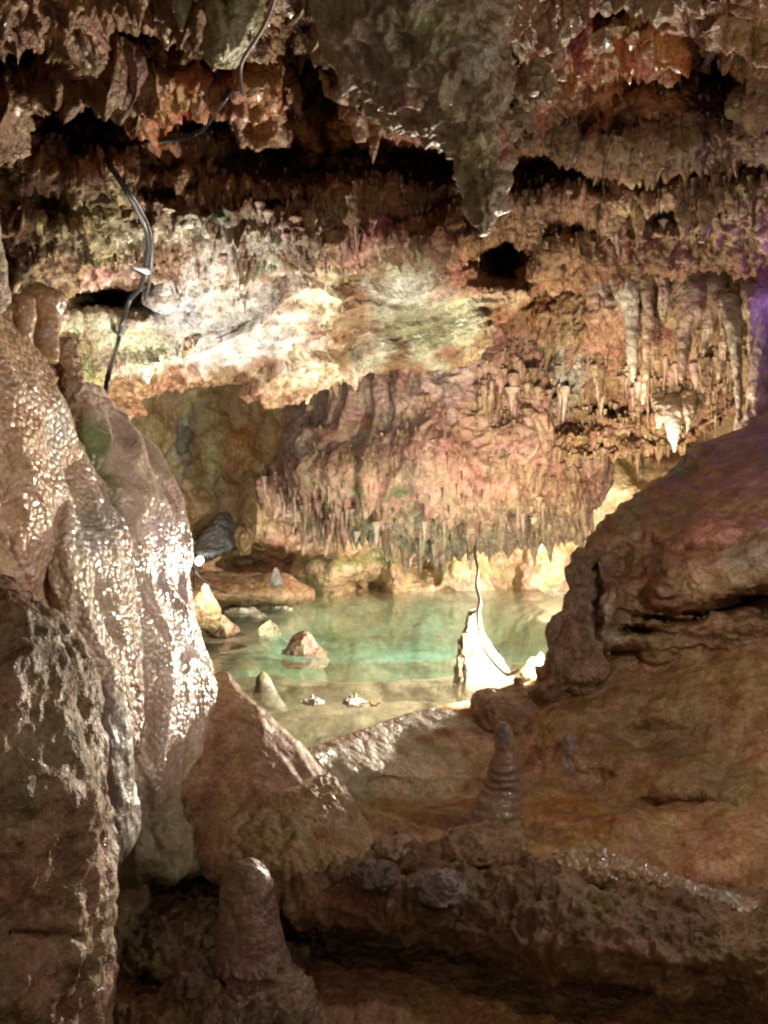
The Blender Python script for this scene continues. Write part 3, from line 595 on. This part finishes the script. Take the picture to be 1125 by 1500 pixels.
setp(loft('porous_flowstone', [(495, 92, 102, 3.6, .03), (520, 88, 112, 3.6, .05), (570, 92, 120, 3.58, .05), (620, 96, 122, 3.55, .05), (660, 94, 112, 3.5, .03)], 90, 140, d_rough(.02, .02, .012, .02, 20, s=2), [], (.40, .29, .18), M_CEIL), 'pitted tan strip of flowstone standing against the left columns', 'flowstone')
# block of grey limestone over the little cave at back left, ledge and bank
setp(loft('boulder', [(752, 322, 338, 10.8, .1), (766, 312, 346, 10.7, .3), (782, 302, 348, 10.6, .4), (798, 288, 342, 10.3, .4), (810, 276, 326, 10.0, .45), (820, 272, 298, 10.0, .2)], 90, 80, d_rough(.08, .03, .01, 0), [(345, 790, 12, 26, PINK, .8)], (.30, .30, .32), M_CEIL), 'blue grey limestone block above the small dark hollow at the back left', 'boulder')
setp(loft('flowstone_block', [(700, 352, 372, 10.7, .1), (750, 348, 376, 10.5, .25), (780, 345, 374, 10.2, .3), (800, 350, 368, 10.1, .2), (812, 354, 364, 10.1, .05)], 80, 70, d_flute(.04, .04, .01, 10, .2), [], (.34, .23, .14), M_WALL), 'ribbed tan dripstone block beside the blue grey limestone', 'flowstone')
setp(loft('rock_ledge', [(120, 846, 900, 9.6, .3), (250, 840, 896, 9.6, .5), (330, 838, 888, 9.7, .6), (400, 845, 884, 10.0, .6), (440, 858, 880, 10.3, .4), (460, 868, 876, 10.4, .05)], 120, 160, d_smooth(.1, .01, .04, 4), [], (.33, .2, .11), M_WALL, horiz=True), 'smooth brown ledge along the back left shore of the pool', 'rock ledge')

def rock(rg, col, lab, spots=(), mat=M_CEIL, a=.05, s=1.3):
    def fac(W, N, px, py):
        # facetted chips: quantised directions give flat faces
        return N*(a*fbm(W*3.1*s, 2)+a*.5*(np.abs(fbm(W*6*s+3, 2))*-1.5)+.006*fbm(W*25, 2))[:, None]
    return setp(loft('rock', rg, 90, 70, fac, spots, col, mat), lab, 'rock')
def simple(px, py, w, h, Y, ry=None, skew=0):
    r = ry or w/2/F*Y*.8
    return [(py-h, px+skew-w*.06, px+skew+w*.06, Y, r*.15), (py-h*.9, px+skew*.9-w*.2, px+skew*.9+w*.2, Y, r*.45), (py-h*.55, px+skew*.4-w*.4, px+skew*.4+w*.36, Y, r*.8), (py-h*.15, px-w*.5, px+w*.5, Y, r), (py+h*.2, px-w*.5, px+w*.5, Y, r), (py+h*.35, px-w*.3, px+w*.3, Y, r*.5)]
def wy(py): return (CAMZ-WZ)*F/(py-750)
rock(simple(396, 930, 38, 22, wy(930)), (.50, .44, .30), 'small pale pointed rock standing out of the shallow water')
rock([(925, 440, 452, 7.0, .04), (932, 428, 458, 7.0, .12), (945, 418, 464, 7.0, .18), (958, 413, 476, 7.0, .2), (968, 412, 483, 7.0, .22), (976, 420, 478, 7.0, .15)], (.40, .24, .18), 'reddish rock with a white left face standing in the pool', [(424, 955, 12, 18, (.6, .55, .4), 1), (440, 950, 8, 20, (.25, .27, .15), .7)])
rock(simple(457, 1029, 40, 11, wy(1029)), (.62, .58, .5), 'flat white stone breaking the surface, left of two')
rock(simple(520, 1030, 44, 14, wy(1030)), (.66, .62, .54), 'flat white stone breaking the surface, right of two')
rock(simple(549, 1032, 22, 8, wy(1032)), (.30, .17, .1), 'small brown stone touching the right white stone')
rock(simple(405, 851, 20, 20, 9.3), (.40, .33, .30), 'small blocky grey rock perched on the brown ledge')
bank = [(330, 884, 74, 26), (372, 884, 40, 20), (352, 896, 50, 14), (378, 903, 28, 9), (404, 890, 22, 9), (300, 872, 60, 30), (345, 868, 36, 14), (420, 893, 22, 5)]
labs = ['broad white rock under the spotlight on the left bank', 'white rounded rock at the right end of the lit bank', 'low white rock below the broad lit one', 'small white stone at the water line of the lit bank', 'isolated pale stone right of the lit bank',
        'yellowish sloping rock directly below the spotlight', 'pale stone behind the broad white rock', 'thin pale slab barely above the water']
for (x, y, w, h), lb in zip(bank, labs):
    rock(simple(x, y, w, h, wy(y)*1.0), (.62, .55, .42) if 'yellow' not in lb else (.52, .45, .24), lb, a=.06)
rock(simple(325, 926, 50, 24, wy(930)), (.36, .24, .16), 'brown wedge of rock at the left shore below the lit bank')
rock(simple(300, 905, 40, 50, 7.6), (.30, .2, .1), 'rounded brown rock between the wet column and the lit bank')
rock([(805, 850, 870, 4.8, .03), (828, 838, 870, 4.72, .05), (860, 830, 880, 4.64, .07), (900, 819, 885, 4.56, .08), (940, 808, 890, 4.5, .09), (985, 796, 890, 4.5, .12), (1015, 782, 880, 4.6, .14), (1040, 785, 870, 4.7, .12)], (.25, .16, .10), 'tall lumpy buttress edging the right wall beside the water', [(870, 890, 18, 60, (.36, .32, .3), .7), (850, 860, 20, 30, LILAC, .5), (900, 930, 30, 30, RED, .5)], mat=M_CEIL, a=.10)
rock([(992, 752, 766, 4.9, .02), (1004, 724, 800, 4.85, .12), (1015, 700, 812, 4.8, .2), (1035, 695, 812, 4.75, .25), (1060, 700, 800, 4.7, .2)], (.33, .2, .13), 'brown bank rock between the white stalagmite and the right wall', a=.06)
rock([(958, 790, 797, 5.3, .03), (968, 776, 800, 5.25, .06), (985, 764, 800, 5.2, .08), (1000, 766, 795, 5.2, .06)], (.22, .23, .14), 'pale green stone at the water edge under the right wall')

# ---- hanging formations near the top
setp(loft('stalactite', [(-120, 290, 410, 2.7, .16), (-30, 302, 392, 2.85, .12), (0, 306, 385, 2.9, .1), (40, 305, 375, 2.92, .09), (70, 304, 362, 2.94, .08), (86, 308, 350, 2.95, .06), (92, 318, 338, 2.95, .01)], 130, 140, d_flute(.03, .02, .004, 9, .3), [(345, 50, 40, 30, OLIVE, .6)], (.26, .24, .12), M_WALL), 'blunt olive stalactite stump hanging at the top left of centre', 'stalactite')
setp(loft('stalactite', [(-90, 240, 290, 2.8, .05), (-20, 250, 284, 2.85, .04), (15, 256, 276, 2.86, .02), (45, 262, 268, 2.87, .006)], 60, 90, d_smooth(.01, .002, .006, 9), [], (.24, .27, .14), M_WALL), 'thin green stalactite left of the olive stump', 'stalactite')
bp = loft('hanging_rock', [(-260, 400, 840, 2.7, .4), (-100, 430, 790, 2.8, .36), (0, 455, 746, 2.85, .33), (50, 475, 738, 2.88, .3), (90, 502, 732, 2.9, .28), (130, 545, 737, 2.93, .25), (165, 596, 740, 2.96, .2), (200, 648, 741, 3.0, .15), (240, 678, 738, 3.0, .11), (280, 688, 736, 3.0, .08), (320, 694, 724, 3.0, .05), (345, 700, 712, 3.0, .015)], 360, 360,
          lambda W, N, px, py: d_flute(.05, .05, .008, 7, .25, .025)(W, N, px, py)+d_rough(.04, .03, .014, .09, 12)(W, N, px, py)*(.35+.65*sm(70, 150, py+30*fbm(W*5, 2)))[:, None],
          [(620, 40, 90, 60, (.30, .31, .15), .9), (555, 60, 60, 60, (.34, .27, .23), .7), (690, 80, 40, 60, (.24, .23, .20), .8), (640, 70, 14, 16, (.22, .38, .18), .8), (600, 140, 60, 30, (.34, .19, .12), .8), (705, 250, 30, 90, (.28, .26, .12), .8), (734, 200, 7, 60, RED, .9)], (.30, .24, .16), M_WALL, var=.5)
setp(bp, 'big olive and brown rock pendant tapering down from the top centre', 'hanging rock')
dr = [([(-80, 740, 790, 3.3, .08), (0, 738, 775, 3.35, .06), (40, 740, 768, 3.37, .05), (70, 744, 760, 3.38, .03), (105, 748, 752, 3.38, .006)], (.36, .30, .2), 'short cream stalactite cluster piece just right of the big pendant'),
      ([(-80, 770, 830, 3.3, .08), (0, 776, 806, 3.35, .05), (30, 782, 812, 3.36, .045), (70, 796, 824, 3.37, .04), (95, 808, 828, 3.38, .03), (118, 820, 830, 3.38, .008)], (.42, .30, .18), 'long twisted cream drapery slanting down to the right near the top'),
      ([(-60, 820, 880, 3.3, .08), (20, 826, 868, 3.4, .06), (60, 830, 862, 3.42, .05), (90, 838, 856, 3.42, .03), (112, 844, 850, 3.42, .006)], (.34, .13, .09), 'reddish rounded stalactite right of the twisted drapery'),
      ([(20, 764, 806, 3.7, .06), (70, 768, 800, 3.7, .05), (110, 772, 792, 3.7, .04), (135, 780, 786, 3.7, .008)], (.24, .2, .12), 'broad brown green stalactite behind the cream ones'),
      ([(30, 790, 822, 3.9, .05), (90, 796, 818, 3.9, .04), (120, 798, 812, 3.9, .03), (150, 803, 807, 3.9, .008)], (.33, .29, .2), 'pale spike low in the top cluster')]
for rg, c, lb in dr:
    setp(loft('stalactite', rg, 70, 120, d_rough(.03, .016, .005, .03, 18, s=2), [], c, M_CEIL), lb, 'stalactite')

# ---- curtains and big stalactites at right
def stal_big(pts, col, lab, mat=M_WALL, Y=None):
    col = tuple(min(.75, c*.95) for c in col)
    """pts: (px,py,halfwidth px,Y)"""
    p0_ = pts[0]; pts = [(p0_[0], p0_[1]-22, p0_[2]*1.2, p0_[3]+.35), (p0_[0], p0_[1], p0_[2]*1.25, p0_[3]+.12)]+list(pts[1:])
    rg = [(p[1], p[0]-p[2], p[0]+p[2], p[3], p[2]/F*p[3]*.9) for p in pts]
    setp(loft('stalactite', rg, 50, 110, lambda W, N, px, py: N*(.018*fbm(W*9, 2)+.006*fbm(W*40, 2)+.012*fbm(W*np.array([14, 14, 2]), 2, .5, True))[:, None], [], col, mat), lab, 'stalactite')
for p, c, lb in [
    ([(940, 370, 16, 6.7), (946, 420, 9, 6.65), (949, 480, 6, 6.6), (946, 540, 5, 6.6), (942, 592, 1.5, 6.6)], (.5, .38, .25), 'long thin pale stalactite down the middle of the right curtain'),
    ([(968, 380, 12, 6.6), (972, 420, 9, 6.55), (971, 450, 7, 6.55), (970, 468, 1.5, 6.55)], (.5, .38, .26), 'short carrot shaped stalactite right of the long thin one'),
    ([(912, 375, 26, 6.7), (916, 420, 20, 6.65), (924, 470, 10, 6.65), (926, 530, 6, 6.65), (928, 560, 2, 6.65)], (.42, .37, .28), 'pale grey tapering drape left in the right curtain'),
    ([(1010, 390, 32, 6.6), (1014, 450, 26, 6.55), (1004, 490, 12, 6.55), (1000, 540, 6, 6.55), (998, 556, 2, 6.55)], (.36, .26, .18), 'broad brown drape ending in a blunt point in the right curtain'),
    ([(1040, 410, 24, 6.5), (1042, 460, 16, 6.5), (1034, 500, 7, 6.5), (1028, 528, 2, 6.5)], (.38, .29, .2), 'tan drape with hooked tip right of the broad brown one'),
    ([(1066, 440, 14, 6.3), (1066, 480, 10, 6.3), (1058, 530, 6, 6.3), (1052, 555, 2, 6.3)], (.48, .36, .25), 'slim cream stalactite at the right end of the curtain'),
    ([(1072, 445, 12, 6.1), (1076, 490, 10, 6.1), (1080, 540, 7, 6.1), (1082, 600, 5, 6.1), (1078, 640, 3, 6.1)], (.42, .36, .28), 'long stalactite with a greenish middle near the right wall'),
    ([(1120, 430, 26, 5.9), (1116, 470, 14, 5.9), (1112, 530, 14, 5.9), (1110, 590, 16, 5.9), (1104, 640, 24, 5.9)], (.36, .26, .2), 'thick brown column joining the curtain to the right wall'),
    ([(1104, 440, 8, 5.8), (1102, 480, 5, 5.8), (1098, 520, 1.5, 5.8)], (.6, .48, .34), 'bright cream icicle stalactite in front of the thick right column'),
    ([(895, 290, 8, 5.9), (898, 330, 6, 5.9), (905, 360, 5, 5.9), (907, 380, 1.5, 5.9)], (.5, .4, .28), 'pale drip curving down above the red drape'),
    ([(935, 280, 7, 5.7), (936, 330, 6, 5.7), (934, 362, 1.5, 5.7)], (.55, .42, .24), 'yellowish straight stalactite in the upper right row'),
    ([(1000, 290, 10, 5.5), (1001, 330, 7, 5.5), (1002, 362, 1.5, 5.5)], (.46, .34, .22), 'forked tan stalactite in the upper right row'),
    ([(1036, 290, 10, 5.3), (1034, 330, 7, 5.3), (1028, 356, 2, 5.3)], (.5, .38, .26), 'stout cream stalactite right of the forked tan one'),
    ([(690, 740, 8, 8.0), (690, 800, 6, 8.0), (689, 835, 2, 8.0)], (.4, .27, .2), 'long spike under the hanging mass beside the thin cable'),
    ([(984, 600, 12, 6.8), (986, 630, 9, 6.8), (988, 662, 2, 6.8)], (.7, .6, .48), 'bright white stalactite against the dark gap at right'),
    ([(966, 590, 8, 6.9), (966, 610, 6, 6.9), (964, 628, 2, 6.9)], (.6, .5, .38), 'short pale stalactite left of the bright white one'),
    ([(1008, 590, 8, 6.8), (1010, 615, 5, 6.8), (1006, 636, 1.5, 6.8)], (.6, .48, .36), 'short pale stalactite right of the bright white one'),
    ([(660, 560, 16, 7.75), (658, 640, 10, 7.75), (655, 690, 5, 7.8), (652, 716, 1.5, 7.8)], (.33, .24, .21), 'long lilac drape down the front of the hanging mass'),
    ([(450, 555, 12, 6.5), (452, 572, 6, 6.5), (449, 592, 1.5, 6.5)], (.55, .44, .28), 'cream point hanging from the lit slab tip')]:
    stal_big(p, c, lb)

# ================================================================== SMALL STALACTITES
def stal_mesh(seed, mat, segs=8, rings=9):
    r = random.Random(seed); v = []; q = []
    bx, by_ = r.uniform(-.3, .3), r.uniform(-.3, .3); pw = r.uniform(.6, 1.5)
    for i in range(rings):
        t = i/(rings-1)
        rad = (1-t)**pw*.85+.07 if t < .97 else .05
        if i == 0: rad = .95
        if i == 1: rad = .98
        rad *= 1+r.uniform(-.14, .14)
        for j in range(segs):
            a = 2*math.pi*j/segs
            rr = rad*(1+r.uniform(-.12, .12))
            v.append((rr*math.cos(a)+bx*t*t*1.2, rr*math.sin(a)+by_*t*t*1.2, .22-t*1.22))
        if i:
            for j in range(segs):
                j2 = (j+1) % segs; q.append((i*segs+j2, i*segs+j, (i-1)*segs+j, (i-1)*segs+j2))
    n = len(v); v.append((bx*1.2, by_*1.2, -1.03)); tr_ = [(n, (rings-1)*segs+j, (rings-1)*segs+(j+1) % segs) for j in range(segs)]
    tr_ = [(a, c, b) for a, b, c in tr_]
    me_o = mesh_obj('stalactite', v, q, mat, None, tr_); me = me_o.data
    bpy.data.objects.remove(me_o); return me, np.array(v), np.array(q), np.array(tr_)
VAR = {k: [stal_mesh(100*i+s, m_) for s in range(6)] for i, (k, m_) in enumerate((('p', M_STAL_P), ('b', M_STAL_B), ('w', M_STAL_W)))}
placed = 0; stuff = {'p': [], 'b': [], 'w': []}
# (polygon-like band: list of centre points, half height, count, length px, radius px, kind, label, group, individuals)
bands = [
    ([(385, 705), (420, 735), (480, 752), (560, 775), (620, 785)], 26, 95, (14, 42), (2.0, 4.2), 'p', 'pinkish tooth in the fringe along the lower left rim of the hanging mass', 'fringe of the hanging mass, left'),
    ([(620, 785), (700, 775), (760, 760), (830, 770)], 22, 60, (14, 42), (2.0, 4.0), 'p', 'pinkish tooth in the fringe along the lower right rim of the hanging mass', 'fringe of the hanging mass, right'),
    ([(700, 560), (760, 570), (830, 575)], 30, 36, (18, 45), (3, 6), 'p', 'grey lilac stalactite in the cluster right of the hanging mass top', 'grey cluster beside the hanging mass'),
    ([(850, 590), (930, 585), (1010, 575), (1070, 570)], 34, 80, (12, 34), (2.2, 4.5), 'b', 'small brown stalactite in the dense rows under the right curtain', 'rows under the right curtain'),
    ([(760, 300), (880, 290), (1000, 300), (1110, 290)], 50, 70, (14, 40), (2.5, 5.5), 'b', 'small tan stalactite in the rows at upper right', 'rows at the upper right'),
    ([(230, 340), (330, 345), (450, 340), (560, 330)], 40, 44, (14, 36), (3, 6.5), 'p', 'pale drip stalactite in the band above the lit slab', 'drips above the lit slab'),
    ([(200, 560), (330, 470), (450, 430), (520, 410)], 26, 18, (10, 26), (2.5, 5), 'w', 'small cream drip on the brightly lit slab', 'drips on the lit slab'),
    ([(860, 535), (940, 570), (1060, 520)], 16, 34, (24, 60), (3.5, 6.5), 'p', 'cream tipped stalactite hanging from the lower rim of the right curtain', 'lower rim of the right curtain'),
    ([(780, 740), (860, 700), (900, 650)], 40, 36, (10, 28), (2, 4), 'b', 'little brown drip between the hanging mass and the right wall', 'drips beside the right wall'),
]
grp_count = {}
for pts, hh, n, ln, rr, kd_, lab, grp in bands:
    seg = len(pts)-1
    tries = 0; made = 0
    while made < n and tries < n*4:
        tries += 1
        t = rnd.random()*seg; k = min(int(t), seg-1); u = t-k
        x = pts[k][0]*(1-u)+pts[k+1][0]*u; y = pts[k][1]*(1-u)+pts[k+1][1]*u+rnd.gauss(0, hh*.55)
        h = cast(x, y)
        if not h: continue
        loc, nor, ob = h
        if nor.z > .35 or not (ob.name.startswith(('ceiling', 'overhanging', 'hanging_rock', 'rock_wall'))): continue
        D = loc.y
        L = rnd.uniform(*ln)*(.5+.8*rnd.random())/F*D; R = rnd.uniform(*rr)/F*D*rnd.choice((.8, 1, 1.2, 1.9)); L *= rnd.choice((.5, .8, 1, 1.25))
        if made % 2 or made > 90:
            _, v, q_, t_ = rnd.choice(VAR[kd_]); stuff[kd_].append((v*np.array([R, R, L])+np.array(loc-nor*R*.5)+np.array([0, 0, .02]), q_, t_)); made += 1; continue
        me = rnd.choice(VAR[kd_])[0]
        o = bpy.data.objects.new('stalactite', me); COL.objects.link(o)
        o.location = loc-nor*R*.5+Vector((0, 0, .02)); o.scale = (R, R, L); o.rotation_euler = (rnd.uniform(-.05, .05), rnd.uniform(-.05, .05), rnd.random()*6.28)
        setp(o, lab, 'stalactite', grp); made += 1
# countless tiny drips as one mass
sv = []; sq = []; stt = []; off = 0
zones = [(20, 1120, 200, 400, 900, (6, 20), (1.6, 3.8)), (0, 1120, 20, 210, 450, (5, 18), (1.6, 4)), (700, 1080, 500, 660, 700, (5, 20), (1.3, 3)), (400, 860, 660, 800, 650, (5, 20), (1.1, 2.6)), (160, 500, 390, 600, 90, (3, 11), (1.2, 3)),
         (440, 700, 540, 680, 120, (8, 26), (1.4, 3))]
for (x0, x1, y0, y1, n, ln, rr) in zones:
    for _ in range(n):
        x, y = rnd.uniform(x0, x1), rnd.uniform(y0, y1)
        h = cast(x, y)
        if not h: continue
        loc, nor, ob = h
        if nor.z > .15 or not (ob.name.startswith(('ceiling', 'overhanging', 'hanging_rock'))): continue
        if 500 < x < 735 and 385 < y < 530: continue
        D = loc.y; L = rnd.uniform(*ln)/F*D; R = rnd.uniform(*rr)/F*D
        _, v, q_, t_ = rnd.choice(VAR['b'])
        v = v*np.array([R, R, L])+np.array(loc-nor*R*.4)+np.array([0, 0, .01])
        sv.append(v); sq.append(q_+off); stt.append(t_+off); off += len(v)
for k_, lst in stuff.items():
    for v, q_, t_ in lst:
        sv.append(v); sq.append(q_+off); stt.append(t_+off); off += len(v)
if sv:
    # each drip takes a colour of its own
    V_ = np.vstack(sv); c0 = np.zeros((len(V_), 3)); k = 0
    for v in sv:
        w = rnd.random(); base = np.array((.14, .08, .045))*(1-w)+np.array((.45, .32, .2))*w
        c0[k:k+len(v)] = base; k += len(v)
    setp(mesh_obj('drip_fringe', V_, np.vstack(sq), M_CEIL, c0, np.vstack(stt)), 'countless tiny brown drips covering the cave roof', 'drips', kind='stuff')

# ================================================================== CABLES, LAMPS
def tube(name, pts, r, mat, n=8, sub=8):
    A = crom(np.array(pts, float), (len(pts)-1)*sub+1)
    T_ = np.gradient(A, axis=0); T_ /= np.linalg.norm(T_, axis=1)[:, None]
    up = np.array([0.3, -1, .2]); a = np.cross(T_, up); a /= np.linalg.norm(a, axis=1)[:, None]; b_ = np.cross(T_, a)
    th = np.linspace(0, 2*np.pi, n, endpoint=False)
    G = A[:, None]+r*(a[:, None]*np.cos(th)[None, :, None]+b_[:, None]*np.sin(th)[None, :, None])
    return mesh_obj(name, G.reshape(-1, 3), grid_quads(len(A), n, True, False), mat)
def on_rock(pts, lift=.02, dflt=5.0):
    out = []
    for (x, y) in pts:
        h = cast(x, y)
        Y = h[0].y if h else dflt
        out.append([x, y, Y])
    Ys = [p[2] for p in out]
    for i in range(len(out)):      # a cable spans hollows
        w = Ys[max(0, i-1):i+2]; out[i][2] = sorted(w)[0]*.5+sorted(w)[len(w)//2]*.5-lift-.02
    return [P(*p) for p in out]
c = tube('cable', on_rock([(150, 215), (160, 240), (182, 275), (200, 305), (213, 335), (217, 360), (214, 385), (206, 420), (190, 440), (180, 470), (172, 505), (160, 545), (154, 580)], .09), .014, M_CABLE)
setp(c, 'black cable running down the ceiling rock to the left columns', 'cable')
cl = tube('clip', [P(x, y, z) for x, y, z in ((199, 390, 4.55), (208, 394, 4.5), (217, 398, 4.55))], .014, M_CLIP, sub=4)
h = cast(208, 394)
if h:
    k = (h[0].y-.05); bpy.data.objects.remove(cl); cl = tube('clip', [P(199, 390, k+.03), P(208, 394, k-.02), P(217, 398, k+.03)], .018, M_CLIP, sub=4)
cl.parent = c
setp(tube('cable', on_rock([(157, 215), (166, 245), (188, 278), (207, 308), (220, 340), (222, 370), (219, 410), (212, 440)], .03), .010, M_CABLE), 'second thin black cable beside the clipped one', 'cable')
setp(tube('cable', [P(*p) for p in ((412, -40, 2.6), (400, 5, 2.7), (388, 35, 2.75), (372, 62, 2.8), (357, 85, 2.85), (352, 105, 2.9), (355, 138, 2.95))], .006, M_PCABLE), 'pale stiff cable dangling in front of the ceiling near the olive stump', 'cable')
setp(tube('cable', on_rock([(338, 130), (325, 150), (308, 175), (290, 195), (250, 205), (200, 210), (158, 214)], .05), .013, M_CABLE), 'black cable sagging across the dark hollow in the ceiling', 'cable')
setp(tube('cable', [P(*p) for p in ((698, 785, 8.2), (696, 812, 7.8), (700, 835, 7.2), (698, 858, 6.7), (703, 880, 6.2), (700, 900, 5.7), (703, 925, 5.5), (710, 950, 5.42), (724, 970, 5.3), (738, 984, 5.15), (746, 988, 5.05), (760, 982, 5.0))], .012, M_ROPE), 'crusted cable hanging past the white stalagmite to the bank', 'cable')
setp(tube('cable', [P(*p) for p in ((281, 832, 7.3), (295, 848, 7.6), (312, 860, 7.8), (332, 868, 8.3))], .010, M_CABLE), 'thin dark wire trailing from the spotlight to the bank', 'cable')

def cyl(name, p0, p1, r0, r1, mat, n=20):
    p0 = np.array(p0, float); p1 = np.array(p1, float); t = p1-p0; t /= np.linalg.norm(t)
    a = np.cross(t, [0, .1, 1]); a /= np.linalg.norm(a); b_ = np.cross(t, a); th = np.linspace(0, 2*np.pi, n, endpoint=False)
    prof = [(0, r0*.8), (.06, r0), (.9, r1), (1, r1*.92)]
    G = np.array([[p0+(p1-p0)*k+r*(a*math.cos(x)+b_*math.sin(x)) for x in th] for k, r in prof]).reshape(-1, 3)
    q = grid_quads(4, n, True, False); m_ = len(G)
    G = np.vstack([G, p0, p1]); j = np.arange(n); j2 = (j+1) % n
    return mesh_obj(name, G, q, mat, None, np.vstack([np.stack([np.full(n, m_), j, j2], 1), np.stack([np.full(n, m_+1), 3*n+j2, 3*n+j], 1)]))
def spotlight(pos, aim, lab, r=.05, group=None):
    pos = np.array(pos); d = np.array(aim)-pos; d = d/np.linalg.norm(d)
    e = bpy.data.objects.new('spotlight', None); COL.objects.link(e)
    setp(e, lab, 'lamp')
    parts = [cyl('housing', pos-d*.14, pos-d*.012, r*.7, r, M_BODY), cyl('lens', pos-d*.02, pos, r*.86, r*.86, M_LENS), cyl('stake', pos-d*.07-np.array([0, 0, .25]), pos-d*.07, .008, .008, M_BODY, 8)]
    for o in parts: o.parent = e
    return e
def lamp(name, kind, loc, power, col, rad, aim=None, ang=90, blend=.5, caust=False):
    l = bpy.data.lights.new(name, kind); l.energy = power; l.color = col; l.shadow_soft_size = rad
    if kind == 'SPOT': l.spot_size = math.radians(ang); l.spot_blend = blend
    o = bpy.data.objects.new(name, l); COL.objects.link(o); o.location = loc
    if aim is not None:
        o.rotation_euler = (Vector(aim)-Vector(loc)).to_track_quat('-Z', 'Y').to_euler()
    if caust:
        l.cycles.is_caustics_light = True
    return o
WARM = (1, .78, .55); NEUT = (1, .88, .72)
# visible spotlight on the left bank
p0 = P(293, 822, 7.3)
spotlight(p0, (p0[0]+.25, p0[1]-.2, p0[2]-.1), 'small lit spotlight on a stake beside the glossy left column', .04)
lamp('spot_bank', 'SPOT', (p0[0]+.09, p0[1]-.02, p0[2]+.02), 130, NEUT, .03, P(350, 895, 9.2), 110, .6)
# lamp hidden behind the left columns, lights the slab
p1 = P(205, 715, 5.05)
spotlight(p1, P(380, 480, 6.2), 'floodlight hidden behind the left columns aimed at the slab')
lamp('flood_slab', 'SPOT', np.array(p1)+np.array([.03, -.03, .03]), 155, (1, .95, .89), .03, P(340, 440, 6.0), 128, .7)
# lamp behind the right wall, lights stalagmite, dam and back wall
p2 = P(843, 922, 4.98)
spotlight(p2, P(700, 940, 5.6), 'floodlight tucked behind the right wall aimed across the pool')
lamp('flood_pool', 'SPOT', np.array(p2)+np.array([-.06, 0, .02]), 420, (1, .86, .64), .03, P(700, 930, 5.8), 155, .2)
p5 = P(902, 872, 7.3)  # unseen lamp added to spread light over the shallow water
spotlight(p5, P(600, 1000, 5.6), 'added fill floodlight, unseen, low behind the right wall for the shallow water')
lamp('shelf_fill', 'SPOT', np.array(p5)+np.array([-.06, -.03, .02]), 1350, (1, .88, .68), .05, P(560, 1010, 5.2), 112, .5)
p3 = P(930, 812, 9.2)
spotlight(p3, P(740, 850, 12), 'floodlight standing far behind the right wall aimed at the back wall')
lamp('flood_back', 'SPOT', np.array(p3)+np.array([-.06, .06, 0]), 1250, (1, .89, .74), .04, P(720, 850, 12), 150, .4)
p4 = P(890, 806, 6.0)  # unseen lamp added to brighten the right curtains
spotlight(p4, P(960, 520, 6.7), 'added fill floodlight, unseen, behind the right wall aimed up at the curtains')
lamp('curtain_fill', 'SPOT', np.array(p4)+np.array([.02, .02, .06]), 190, (1, .85, .66), .04, P(950, 520, 6.9), 140, .6)
# violet lamp at upper right
lamp('violet_lamp', 'POINT', P(1168, 398, 5.55), 6, (.35, .16, 1), .15)
# added fill lights outside the frame, brightening the foreground and near rock
lamp('fill_right', 'POINT', (1.5, 1.6, 2.1), 22, WARM, .05)
lamp('column_fill', 'SPOT', (1.25, 1.7, 2.1), 125, (1, .88, .78), .05, (-1.25, 3.4, 1.55), 44, .8)  # added spot, unseen, lifts the left columns
lamp('fill_left', 'POINT', (-.3, -.8, 1.4), 44, (1, .82, .68), .08)
lamp('fill_low', 'POINT', (1.5, 2.95, 1.75), 36, (1, .9, .8), .05)
# underwater
lamp('pool_lamp', 'POINT', (.25, 7.3, -.35), 120, (.55, 1, .86), .06)


# ================================================================== CAMERA, WORLD, RENDER
cam = bpy.data.cameras.new('camera'); cam.sensor_width = 36; cam.sensor_fit = 'AUTO'; cam.lens = F/1500*36; cam.clip_end = 200; cam.clip_start = .05
co = bpy.data.objects.new('camera', cam); COL.objects.link(co); co.location = (0, 0, CAMZ); co.rotation_euler = (math.radians(90), 0, 0)
SC.camera = co
w = bpy.data.worlds.new('World'); SC.world = w; w.use_nodes = True
bg = w.node_tree.nodes['Background']; bg.inputs[0].default_value = (.9, .75, .62, 1); bg.inputs[1].default_value = .008
SC.view_settings.view_transform = 'Standard'; SC.view_settings.look = 'None'; SC.view_settings.exposure = 0; SC.view_settings.gamma = 1
cy = SC.cycles; cy.use_denoising = True; cy.max_bounces = 5; cy.diffuse_bounces = 3; cy.glossy_bounces = 2; cy.transmission_bounces = 4; cy.volume_bounces = 0; cy.use_adaptive_sampling = True; cy.adaptive_threshold = .02; cy.adaptive_min_samples = 20
cy.caustics_reflective = False; cy.caustics_refractive = False; cy.sample_clamp_indirect = 3; cy.filter_width = 2.2
